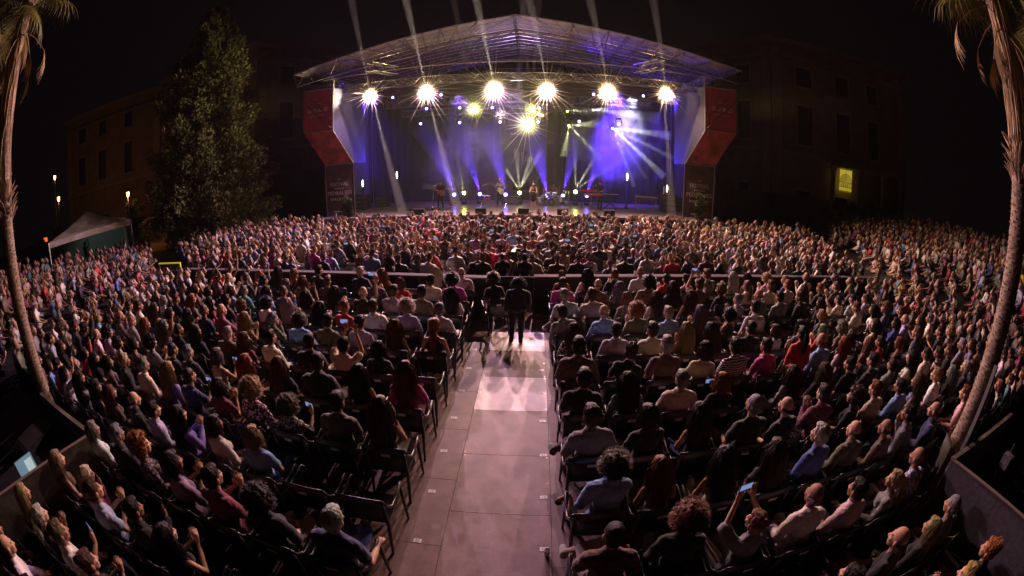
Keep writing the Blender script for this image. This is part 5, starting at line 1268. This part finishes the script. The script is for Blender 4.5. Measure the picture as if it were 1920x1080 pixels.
# lighting board and boxes in the booths
r = empty('mixing_console', (-8.1, 1.5, .745), 'dark sloping mixing console in the booth beside the laptop', 'mixing console'); b = MB(); b.box((0, 0, .06), (.8, .9, .10), rot=Matrix.Rotation(R(6), 3, 'X')); b.build('body', M_case, r)
for i in range(12): b = MB(); b.box((-.33+i*.06, -.1, .125), (.02, .5, .012), rot=Matrix.Rotation(R(6), 3, 'X')); b.build('fader', M_steel, r)
r = empty('signboard', (6.45, 2.65, 0), 'small grey board with a pale edge leaning at the foot of the shaggy palm', 'board'); b = MB(); b.box((0, 0, .62), (.42, .04, .5), rot=Matrix.Rotation(R(50), 3, 'Z')); b.build('face', M_booth, r)
b = MB(); b.box((0, 0, .885), (.44, .05, .03), rot=Matrix.Rotation(R(50), 3, 'Z')); b.build('edge', M_ledge, r); MB().tube([(0, 0, 0), (0, 0, .5)], .03, 6).build('leg', M_black, r)
tag(MB().box((6.42, 2.30, 1.15), (.07, .07, 2.3)).build('post', mat('post_grey', (.14, .13, .12), .6)), 'slim square grey post standing before the shaggy palm', 'post')
r = empty('coiled_hose', (7.0, 1.5, 0), 'loop of pale cable hanging from a hook in the booth', 'cable'); MB().tube([(.25*math.cos(a/3), .1*math.sin(a/2), .55+.30*math.sin(a/3)) for a in range(20)], .012, 5).build('loop', mat('cable_pale', (.4, .38, .3), .5), r, smooth=True)
MB().tube([(.2, 0, 0), (.2, 0, 1.3)], .02, 5).build('hook_post', M_steel, r); b = MB(); b.box((.2, 0, 1.0), (.22, .2, .2)); b.build('junction_box', mat('box_grey', (.2, .2, .21), .6), r)

# ------------------------------------------------------------------ palms
M_bark = mat('palm_bark', (.26, .19, .135), .9, var=.45, scale=9, bump=.9, bscale=22, stretch=(1, 1, 4))
M_boot = mat('palm_boot', (.30, .20, .12), .85, var=.4, scale=6)
M_dead = mat('palm_dead', (.36, .24, .11), .75, var=.4, scale=4)
M_green = mat('palm_green', (.20, .19, .05), .5, var=.35, scale=3)
def palm(base, top_z, rad, shag_z, label, seed, lean):
    rr = random.Random(seed); r = empty('palm_tree', base, label, 'tree', 'palms beside the seats')
    n = 34; m_ = 18; V = []
    for i in range(n*3+1):
        t = i/(n*3); z = t*top_z; rad_ = rad*(1.25-.3*min(1, t*6))*(1+.02*math.sin(i*2.1)); cx_ = lean[0]*math.sin(t*PI)*.5; cy_ = lean[1]*t
        for k in range(m_):
            a = 2*PI*k/m_; q = rad_*(1+.05*noise.noise(Vector((math.cos(a)*2, math.sin(a)*2, z*5+seed)))); V.append((cx_+q*math.cos(a), cy_+q*math.sin(a), z))
    b = MB(); b.add(V, [(i*m_+k, i*m_+(k+1) % m_, (i+1)*m_+(k+1) % m_, (i+1)*m_+k) for i in range(n*3) for k in range(m_)]); b.build('trunk', M_bark, r, smooth=True)
    b = MB()                                # leaf scars standing proud of the trunk, too small to pick apart
    cnt = int(shag_z*150)
    for i in range(cnt):
        z = shag_z*i/cnt; t = z/top_z; a = i*2.399+rr.uniform(-.1, .1); cx_ = lean[0]*math.sin(t*PI)*.5; cy_ = lean[1]*t; q = rad*(1.25-.3*min(1, t*6))
        u = Vector((math.cos(a), math.sin(a), 0)); s_ = Vector((-u.y, u.x, 0)); c = Vector((cx_, cy_, z))+u*q*.97; w_ = rr.uniform(.025, .055); o_ = rr.uniform(.015, .045)
        b.add([c-s_*w_, c+s_*w_, c+u*o_+Vector((0, 0, .02)), c+Vector((0, 0, -.02))], [(0, 1, 2), (0, 2, 3), (1, 3, 2)])
    o = b.build('leaf_scars', M_boot, r); o['kind'] = 'stuff'
    # broken leaf bases then hanging dead stalks
    for i in range(70):
        a = i*2.399; z = shag_z+rr.uniform(-.25, .35); t = z/top_z; cx_ = lean[0]*math.sin(t*PI)*.5; cy_ = lean[1]*t
        u = Vector((math.cos(a), math.sin(a), 0)); c = Vector((cx_, cy_, z))+u*rad*.85
        L = rr.uniform(.12, .34); MB().tube([c, c+u*.10+Vector((0, 0, L*.6)), c+u*(.15+rr.uniform(0, .09))+Vector((0, 0, L))], [.03, .022, .010], 5, flat=.5).build('leaf_base', M_boot, r)
    for i in range(95):
        a = i*2.399+rr.uniform(-.3, .3); z1 = rr.uniform(shag_z+.7, top_z+.1); L = rr.uniform(.9, 1.9); t = z1/top_z
        u = Vector((math.cos(a), math.sin(a), 0)); s_ = Vector((-u.y, u.x, 0)); c = Vector((lean[0]*math.sin(t*PI)*.5, lean[1]*t, 0))+u*rad*.8; q = rad*rr.uniform(.25, 1.0); wv = rr.uniform(-.12, .12)
        z0 = max(shag_z-.1, z1-L)
        pts = [c+Vector((0, 0, z1))+u*.02, c+u*q*.3+s_*wv*.6+Vector((0, 0, z1-.25*(z1-z0))), c+u*q*.35+s_*wv*.8+Vector((0, 0, z1-.6*(z1-z0))), c+u*q*.2+s_*wv*.3+Vector((0, 0, z0))]
        MB().tube(pts, [.020, .018, .015, .010], 5, flat=.6).build('dead_stalk', M_dead if rr.random() < .7 else M_boot, r, smooth=True)
    def fan(nm, m, n_, spread, L, droop, seed2):
        b = MB(); q = random.Random(seed2); hub = Vector((0, 0, 0))
        for i in range(n_):
            a = -spread/2+spread*i/(n_-1); d = Vector((math.sin(a), math.cos(a), .25*math.cos(a*2))); ll = L*q.uniform(.8, 1.1)*(1-.25*abs(a)/spread*2); pts = [hub]; p = hub.copy(); dd = d.normalized()
            for k in range(4): dd = (dd+Vector((0, 0, -droop*(k)*.35))).normalized(); p = p+dd*ll/4; pts.append(p.copy())
            sd = Vector((dd.y, -dd.x, 0)).normalized() if abs(dd.z) < .98 else Vector((1, 0, 0)); V = []
            for k, pp in enumerate(pts): w_ = .018*(.5, 1, .9, .5, .1)[k]; V += [pp-sd*w_, pp+sd*w_]
            b.add(V, [(2*k, 2*k+1, 2*k+3, 2*k+2) for k in range(4)])
        return b.mesh(nm, m)
    fg = [fan('frond', M_green, 26, 4.2, .95, .5, seed+k) for k in range(3)]; fd = [fan('frond', M_dead, 9, .55, .75, .5, seed+9+k) for k in range(2)]
    for i in range(34):
        a = i*2.399; dead = i < 8; el = rr.uniform(-.9, -.3) if dead else rr.uniform(-.35, 1.1); L = rr.uniform(.7, 1.1)
        c = Vector((0, lean[1], top_z+(rr.uniform(-.9, -.1) if dead else rr.uniform(-.35, .35)))); u = Vector((math.cos(a)*math.cos(el), math.sin(a)*math.cos(el), math.sin(el)))
        tip = c+u*L+Vector((0, 0, -.12))
        s_ = MB().tube([c, c+u*L*.6, tip], [.022, .016, .012], 5, flat=.6).build('stalk', M_dead if dead else M_green, r)
        f = link('frond', (fd if dead else fg)[i % 2], s_, tip); f.rotation_euler = (el-(.5 if not dead else .9), rr.uniform(-.3, .3), a-PI/2)
    return r
palm((-9.25, 2.47, 0), 8.75, .168, 4.55, 'palm with a smooth spotted trunk and tangled dead stalks beside the laptop booth', 4, (.25, .0))
palm((6.62, 2.55, 0), 7.75, .182, 5.0, 'palm with a rough scaly trunk and shaggy skirt beside the grey post', 9, (.20, .0))

# ------------------------------------------------------------------ conifer and garden
M_leaf = mat('conifer_leaf', (.115, .110, .040), .95, var=.35, scale=1.2, spec=.05)
M_trunk = mat('trunk_bark', (.12, .08, .05), .9)
def leafy(name, label, base, H_, prof, n, seed, m=None, size=.16, grp=None, cat='tree'):
    rr = random.Random(seed); r = empty(name, base, label, cat, grp)
    MB().tube([(0, 0, 0), (.1, 0, H_*.5), (0, 0, H_*.93)], [max(.08, H_*.018), H_*.012, .02], 8).build('trunk', M_trunk, r, smooth=True)
    npr = np.random.RandomState(seed); V = []; F = []
    nc = n//60
    bw = max(10, nc//7)
    for bi in range(bw):           # boughs, each a run of leafy sprays, with dark gaps between them
        t = (bi+rr.random())/bw; t = t**1.12; a = bi*2.399+rr.uniform(-.5, .5); rad = float(np.interp(t, [p[0] for p in prof], [p[1] for p in prof]))*rr.choice((.72, .85, .95, 1.0, 1.12))
        rise = rr.uniform(-.05, .45)
        for s_i in range(7):
            s = .30+.70*(s_i+rr.random())/7; q = rad*s; z = t*H_+q*rise-.10*q*math.sin(s*3); sr = max(.16, (.62-.30*s)*max(.35, min(1, rad/2.6))*max(.5, min(1.25, H_/13)))*rr.uniform(.75, 1.2)
            an = a+rr.gauss(0, .10); cc = np.array([q*math.cos(an), q*math.sin(an), min(z, H_*1.01)])
            P = npr.normal(0, 1, (60, 3)); P /= np.linalg.norm(P, axis=1)[:, None]; out = np.array([math.cos(an), math.sin(an), .8])
            P = cc+P*sr*npr.uniform(.6, 1, (60, 1))*np.array([1, 1, 1.15])
            D = (P-cc)/sr*.8+out*1.1+npr.normal(0, .3, (60, 3)); D /= np.linalg.norm(D, axis=1)[:, None]; S_ = np.cross(D, npr.normal(0, 1, (60, 3))); S_ /= np.linalg.norm(S_, axis=1)[:, None]
            L = size*npr.uniform(.7, 1.4, (60, 1)); W_ = L*.30; T_ = np.concatenate([P-S_*W_, P+S_*W_, P+D*L], 1).reshape(-1, 3)
            k = len(V); V += list(T_); F += [(k+3*m_, k+3*m_+1, k+3*m_+2) for m_ in range(60)]
    b = MB(); b.v = [tuple(v) for v in V]; b.f = F; b.m = [0]*len(F); o = b.build('crown', m or M_leaf, r); o['kind'] = 'stuff'
    return r
leafy('conifer', 'tall ragged conifer standing between the tent and the stage', (-19.9, 20.6, 0), 15.9, [(0, 3.2), (.08, 4.6), (.2, 4.3), (.4, 3.7), (.6, 3.1), (.75, 2.4), (.88, 1.5), (.96, .9), (1, .35)], 150000, 3, size=.17)
M_hedge = mat('hedge_leaf', (.05, .06, .02), .7, var=.4)
leafy('shrub', 'large round clipped shrub under the yellow lantern beside the tent', (-34.5, 23.5, 0), 4.2, [(0, 1.2), (.3, 2.0), (.6, 2.1), (.85, 1.5), (1, .3)], 5400, 5, M_hedge, .22, 'clipped shrubs by the tent', 'shrub')
leafy('shrub', 'narrow shrub lit orange behind the tent roof', (-37.8, 20.5, 0), 4.0, [(0, .9), (.5, 1.2), (.9, .8), (1, .3)], 3000, 6, M_hedge, .22, 'clipped shrubs by the tent', 'shrub')
leafy('shrub', 'low shrub at the dark edge far past the tent', (-40.5, 16.5, 0), 3.6, [(0, 1.9), (.5, 2.2), (.9, 1.2), (1, .3)], 3000, 7, M_hedge, .22, 'clipped shrubs by the tent', 'shrub')
leafy('potted_shrub', 'small leafy shrub at the foot of the banner tower on the villa side', (9.7, 23.4, 1.1), 1.5, [(0, .25), (.5, .4), (1, .1)], 900, 8, M_hedge, .09, 'shrubs by the banner towers', 'shrub')
leafy('potted_shrub', 'small leafy shrub at the foot of the banner tower on the conifer side', (-11.0, 23.4, 1.1), 1.1, [(0, .25), (.5, .4), (1, .1)], 900, 12, M_hedge, .09, 'shrubs by the banner towers', 'shrub')

# tent
M_tent = mat('tent_cloth', (.78, .70, .62), .75, var=.08)
tt = empty('tent', (-26.2, 14.2, 0), 'pale peaked pavilion tent behind the side stand', 'tent', None, R(62)); tw, tz = 3.1, 3.05
tt.location = (-27.2, 14.4, 0)
b = MB(); q = [(-tw, -tw, tz), (tw, -tw, tz), (tw, tw, tz), (-tw, tw, tz)]
for i in range(4):
    a, c = Vector(q[i]), Vector(q[(i+1) % 4]); V = []
    for j in range(7):
        for k in range(7):
            u, v = j/6, k/6; p = a.lerp(c, u).lerp(Vector((0, 0, tz+1.15)), v); p.z -= .22*math.sin(PI*v)*(1-.4*abs(u-.5)*2); V.append(p)
    b = MB(); b.add(V, [(j*7+k, (j+1)*7+k, (j+1)*7+k+1, j*7+k+1) for j in range(6) for k in range(6)]); b.build('roof_panel', M_tent, tt, smooth=True)
    b = MB(); b.add([a, c, c-Vector((0, 0, .32)), a-Vector((0, 0, .32))], [(0, 1, 2, 3)]); b.build('valance', M_tent, tt)
    MB().tube([(a.x, a.y, 0), a], .05, 6).build('pole', M_steel, tt)
b = MB(); b.box((0, tw-.05, 1.4), (2*tw-.2, .03, 2.6)); b.build('back_wall', mat('tent_wall', (.42, .52, .48), .8), tt)
b = MB(); b.box((tw-.05, 0, 1.4), (.03, 2*tw-.2, 2.6)); b.build('side_wall', M_tent, tt)
person((-26.2, 13.4, 1.0), .3, 'm', 'short', 'black', 'tee', 'black', 'raised', 'dark figure with both arms raised in front of the tent', 'people by the tent', 1.0, (0, 0), (.06, .05, .05), 'black', 'trousers')  # near-black skin paints in the shade of a silhouette
spot('tent_light', (-26.8, 14.2, 2.9), (-28.5, 16, 1.2), 20, (.75, 1, .9), 120, .8, None, .1)
for i, (x, y) in enumerate(((-24.8, 17.5), (-25.6, 17.8), (-27.0, 19.3))):
    standing((x, y, 1.15 if i < 2 else .3), -.6+i*.5, 'm', 'short', 'dark brown', 'tee', ['black', 'navy', 'white'][i], 'stand_relax', ['dark standing figure beside the tent corner', 'second figure standing between tent and conifer', 'figure in a pale top standing on the lit path'][i], 'black', group='people by the tent')
# yellow taped step edge, its brightness put in as emission
ry = empty('taped_rail', (-15.7, 12.75, 0), 'bright yellow taped rail in the gap beside the front block', 'rail'); M_tape = mat('yellow_tape_emissive', (.75, .68, .06), .5, emit=(.75, .68, .05), es=.35)
b = MB(); b.box((0, 0, 1.0), (1.75, .05, .06)); b.build('top_bar', M_tape, ry)
for x in (-.85, .85): b = MB(); b.box((x, 0, .48 if x < 0 else .66), (.05, .05, .95 if x < 0 else .62)); b.build('post', M_tape if x > 0 else M_black, ry)
# low lit path and garden wall
M_path = mat('path_sand', (.42, .27, .15), .9, var=.15)
b = MB(); b.add([(-46, 17.5, .01), (-29.5, 19.8, .01), (-24.5, 22.5, .01), (-30, 30, .01), (-48, 27, .01)], [(0, 1, 2, 3, 4)]); tag(b.build('garden_path', M_path), kind='structure')
M_wallw = mat('garden_wall_stone', (.40, .30, .20), .9, var=.15)
gw = empty('garden_wall', (0, 0, 0), 'low warm lit garden wall behind the clipped shrubs', 'wall')
for k in range(9):
    a, c = Vector((-33+-1.7*k, 27.2-.25*k, 0)), Vector((-34.65+-1.7*k, 26.96-.25*k, 0)); m_ = (a+c)/2; b = MB(); b.box((m_.x, m_.y, 1.1), ((c-a).length, .3, 2.2), rot=Matrix.Rotation(math.atan2(c.y-a.y, c.x-a.x), 3, 'Z')); b.build('wall_panel', M_wallw, gw)
# lanterns
M_lan = mat('lantern_glass', (1, .6, .2), .3, emit=(1, .50, .10), es=14)
def lantern(x, y, z, label, pw=60):
    r = empty('street_lantern', (x, y, 0), label, 'lamp', 'yellow lanterns in the garden')
    MB().tube([(0, 0, 0), (0, 0, z-.3)], [.07, .045], 8).build('pole', M_case, r)
    b = MB(); b.lathe([(.08, z-.3), (.15, z+.10)], 6); b.build('glass', M_lan, r); b = MB(); b.lathe([(.17, z+.10), (.03, z+.26), (0, z+.32)], 6); b.build('cap', M_case, r)
    point('glow', (0, -.3, z-.45), pw*1.1, (1, .42, .10), r, .12)
lantern(-33.0, 22.4, 4.85, 'yellow lantern over the round shrub by the tent', 110); lantern(-41.5, 18.2, 6.2, 'small yellow lantern on a pole behind the tent roof', 70)
lantern(-45.0, 19.3, 8.6, 'distant lantern high on a pole at the dark edge', 25)
b = MB(); b.box((0, 0, 0), (.8, .2, .35)); tag(b.build('tail_light_panel', mat('red_glow', (1, .15, .05), .4, emit=(1, .14, .03), es=1.2), loc=(-40.5, 15.6, 2.9)), 'small red glowing panel in the dark garden past the tent', 'light')

# ------------------------------------------------------------------ palace wings behind the stage
M_stone = mat('palace_stone', (.34, .25, .19), .9, var=.14, scale=.8, bump=.2, bscale=6)
M_stone2 = mat('palace_trim', (.42, .33, .27), .85, var=.1)
M_shut = mat('shutter_dark', (.06, .05, .045), .8); M_tile = mat('roof_tile', (.22, .11, .07), .85, var=.2)
def facade(r, A, B, H_, rows, wins, base=0.0, arches=False):
    """wall with recessed windows cut as a grid of real blocks; rows: list of (z0, z1); wins: list of (u0, u1) along the wall"""
    A, B = Vector((*A, 0)), Vector((*B, 0)); d = (B-A); L = d.length; d.normalize(); nrm = Vector((d.y, -d.x, 0))
    us = [0]+[v for w_ in wins for v in w_]+[L]; zs = [base]+[v for w_ in rows for v in w_]+[H_]
    b = MB()
    for i in range(len(us)-1):
        for j in range(len(zs)-1):
            u0, u1, z0, z1 = us[i], us[i+1], zs[j], zs[j+1]; hole = i % 2 == 1 and j % 2 == 1; off = -.35 if hole else 0
            P = [A+d*u0+nrm*off+Vector((0, 0, z0)), A+d*u1+nrm*off+Vector((0, 0, z0)), A+d*u1+nrm*off+Vector((0, 0, z1)), A+d*u0+nrm*off+Vector((0, 0, z1))]
            if not hole: b.add(P, [(0, 1, 2, 3)])
            else:
                wb = MB(); wb.add(P, [(0, 1, 2, 3)]); Q = [p+nrm*.35 for p in P]
                wb.add([*P, *Q], [(0, 1, 5, 4), (1, 2, 6, 5), (2, 3, 7, 6), (3, 0, 4, 7)], 0); wo = wb.build('window', M_shut, r)
                m_ = (P[0]+P[1])/2+nrm*.38
                fb = MB()
                for (cx_, cz_, w_, h_) in ((0, z1+.12, u1-u0+.5, .22), (0, z0-.1, u1-u0+.5, .18)):
                    fb2 = MB(); fb2.box((m_.x, m_.y, cz_), (w_, .18, h_), rot=Matrix.Rotation(math.atan2(d.y, d.x), 3, 'Z')); part(fb2.build('sill' if cz_ < z0 else 'lintel', M_stone2), wo)
                for e in (-1, 1):
                    q = m_+d*e*((u1-u0)/2+.12); fb2 = MB(); fb2.box((q.x, q.y, (z0+z1)/2), (.2, .16, z1-z0), rot=Matrix.Rotation(math.atan2(d.y, d.x), 3, 'Z')); part(fb2.build('jamb', M_stone2), wo)
    b.build('wall', M_stone, r)
    ang = math.atan2(d.y, d.x); rot = Matrix.Rotation(ang, 3, 'Z'); m_ = (A+B)/2
    for z, h_, o_ in ((H_, .5, .55), (H_-1.5, .25, .25), (rows[0][0]-.9 if rows[0][0] > 3 else rows[1][0]-1.0, .35, .25)):
        c = MB(); q = m_+nrm*o_/2; c.box((q.x, q.y, z), (L+o_*1.2, o_+.4, h_), rot=rot); c.build('cornice', M_stone2, r)
    for e in (0, 1):
        q = (A+d*.5 if e == 0 else B-d*.5)+nrm*.1; c = MB(); c.box((q.x, q.y, H_/2-.3), (.9, .25, H_-.8), rot=rot); c.build('pilaster', M_stone2, r)
def roof_over(r, pts, z, rise):
    c = sum((Vector((*p, 0)) for p in pts), Vector())/len(pts); n = len(pts); V = [(*p, z) for p in pts]+[(c.x+(p[0]-c.x)*.35, c.y+(p[1]-c.y)*.35, z+rise) for p in pts]
    b = MB(); b.add(V, [(i, (i+1) % n, n+(i+1) % n, n+i) for i in range(n)]+[tuple(range(n, 2*n))]); b.build('roof', M_tile, r)
villa = empty('palace_wing', (0, 0, 0), 'dark stone villa wing with one patterned yellow lit window', 'building', 'palace wings behind the stage')
HB = 17.3
facade(villa, (21.4, 34.0), (36.9, 29.7), HB, [(1.0, 3.4), (7.7, 11.3), (13.2, 15.0)], [(2.6, 4.2), (7.0, 8.5), (10.9, 12.2)])
facade(villa, (16.5, 44.0), (21.4, 34.0), HB, [(1.0, 3.4), (7.7, 11.3), (13.2, 15.0)], [(2.5, 4.0), (7.0, 8.5)])
roof_over(villa, [(21.0, 33.4), (37.6, 28.9), (42, 44), (16.0, 44.4)], HB+.25, 1.2)
# porch with balustrade and the lit window
b = MB(); b.box((30.7, 29.6, 6.35), (8.2, 2.6, .4), rot=Matrix.Rotation(math.atan2(-4.3, 15.5), 3, 'Z')); b.build('porch_roof', M_stone2, villa)
for u in (-4.8, -1.7, 1.2, 3.6):
    a = math.atan2(-4.3, 15.5); q = Vector((30.4, 28.6, 0))+Vector((math.cos(a), math.sin(a), 0))*u; b = MB(); b.lathe([(.34, 0), (.34, .3), (.26, .4), (.23, 5.6), (.34, 5.8), (.36, 6.15)], 14, q); b.build('column', M_stone2, villa, smooth=True)
M_litwin = bpy.data.materials.new('lit_window'); M_litwin.use_nodes = True; nt = M_litwin.node_tree; bb = principled(M_litwin)
bb.inputs['Base Color'].default_value = (.3, .25, .05, 1); bb.inputs['Emission Color'].default_value = (.85, .62, .06, 1); bb.inputs['Emission Strength'].default_value = .5
MATS['lit_window'] = M_litwin
a = math.atan2(-4.3, 15.5); C0 = Vector((28.75, 31.35, 5.1)); ux = Vector((math.cos(a), math.sin(a), 0)); nn = Vector((ux.y, -ux.x, 0))
w0 = MB(); P = [C0-ux*.75+Vector((0, 0, -1.05)), C0+ux*.75+Vector((0, 0, -1.05)), C0+ux*.75+Vector((0, 0, 1.05)), C0-ux*.75+Vector((0, 0, 1.05))]; w0.add([p+nn*.10 for p in P], [(0, 1, 2, 3)]); wo = w0.build('window', M_litwin, villa); wo['label'] = 'yellow lit window behind a wrought grille'
for i in range(5):      # curling ironwork of the grille
    rad = .18+.13*i; pts = [C0+nn*.16+ux*(rad*math.cos(t))+Vector((0, 0, -.15+rad*math.sin(t)*1.05)) for t in [PI*k/10 for k in range(11)]]; pts = [p for p in pts if abs((p-C0).dot(ux)) < .75]; part(MB().tube(pts, .03, 4).build('grille_bar', M_black), wo)
for i in range(7):
    x = -.75+i*.25; part(MB().tube([C0+nn*.16+ux*x+Vector((0, 0, -1.05)), C0+nn*.16+ux*x+Vector((0, 0, -.15 if i not in (0, 6, 3) else 1.05))], .022, 4).build('grille_bar', M_black), wo)
for zz in (-1.0, -.62, -.2, 1.0): part(MB().tube([C0+nn*.16-ux*.78+Vector((0, 0, zz)), C0+nn*.16+ux*.78+Vector((0, 0, zz))], .03, 4).build('grille_bar', M_black), wo)
for i in range(6):
    c = C0+nn*.16+ux*(-.6+.24*i)+Vector((0, 0, -.42)); part(MB().tube([c+ux*.09*math.cos(t)+Vector((0, 0, .13*math.sin(t))) for t in [2*PI*k/8 for k in range(9)]], .02, 4).build('grille_bar', M_black), wo)
wing = empty('palace_wing', (0, 0, 0), 'dark stone wing with an arched door behind the conifer', 'building', 'palace wings behind the stage')
facade(wing, (-40.6, 33.4), (-25.3, 33.3), HB, [(1.0, 3.4), (7.7, 11.3), (13.2, 15.0)], [(2.6, 4.2), (7.0, 8.5), (11.0, 12.4)])
facade(wing, (-25.3, 33.3), (-20.6, 41.0), HB, [(1.0, 3.4), (7.7, 11.3), (13.2, 15.0)], [(2.5, 4.0), (6.0, 7.5)])
facade(wing, (-58.0, 27.4), (-40.9, 33.3), HB-.6, [(1.0, 3.4), (7.7, 11.3), (13.2, 15.0)], [(2.6, 4.2), (7.0, 8.5), (12.0, 13.4)])
roof_over(wing, [(-41.2, 32.8), (-24.9, 32.6), (-20.2, 41.5), (-41, 44)], HB+.25, 1.2)
arch = [(-17.9, 34.0)]
mid = empty('palace', (0, 0, 0), 'stone palace front with tall pilasters seen through the back of the stage', 'building', 'palace wings behind the stage')
facade(mid, (-20.4, 40.5), (16.4, 43.5), 12.5, [(1.2, 5.2), (7.0, 9.6)], [(3.0, 4.6), (8.0, 9.6), (13.0, 14.8), (18.2, 20.0), (23.4, 25.2), (28.6, 30.2), (33.2, 34.6)])
for x in (-8.2, -6.6, -3.6, -2.4, 1.0, 2.2, 5.6, 6.8):
    b = MB(); y = 40.5+(x+20.4)*3/36.8-.35; b.lathe([(.45, 0), (.45, .4), (.34, .6), (.30, 8.6), (.42, 8.9), (.46, 9.2)], 16, (x, y, 0)); b.build('column', M_stone2, mid, smooth=True)
b = MB(); b.box((-1.0, 41.75, 9.5), (19, .9, .6), rot=Matrix.Rotation(math.atan2(3, 36.8), 3, 'Z')); b.build('entablature', M_stone2, mid)
# dark hoardings that hide the foot of the palace
for i, (a0, c0) in enumerate((((-24.5, 27.5), (-14.5, 26.5)), ((13.0, 27.5), (34.0, 33.0)))):
    a0, c0 = Vector((*a0, 0)), Vector((*c0, 0)); n = 8; r = empty('hoarding', (0, 0, 0), ['black hoarding between conifer and stage', 'black hoarding in front of the dark villa'][i], 'fence', 'black hoardings behind the audience')
    for k in range(n):
        m_ = a0.lerp(c0, (k+.5)/n); L = (c0-a0).length/n; b = MB(); b.box((m_.x, m_.y, 2.1 if i == 0 else 1.5), (L-.02, .06, 4.2 if i == 0 else 3.0), rot=Matrix.Rotation(math.atan2(c0.y-a0.y, c0.x-a0.x), 3, 'Z')); b.build('panel', M_blackcloth, r)
bpy.data.scenes.remove(WS)
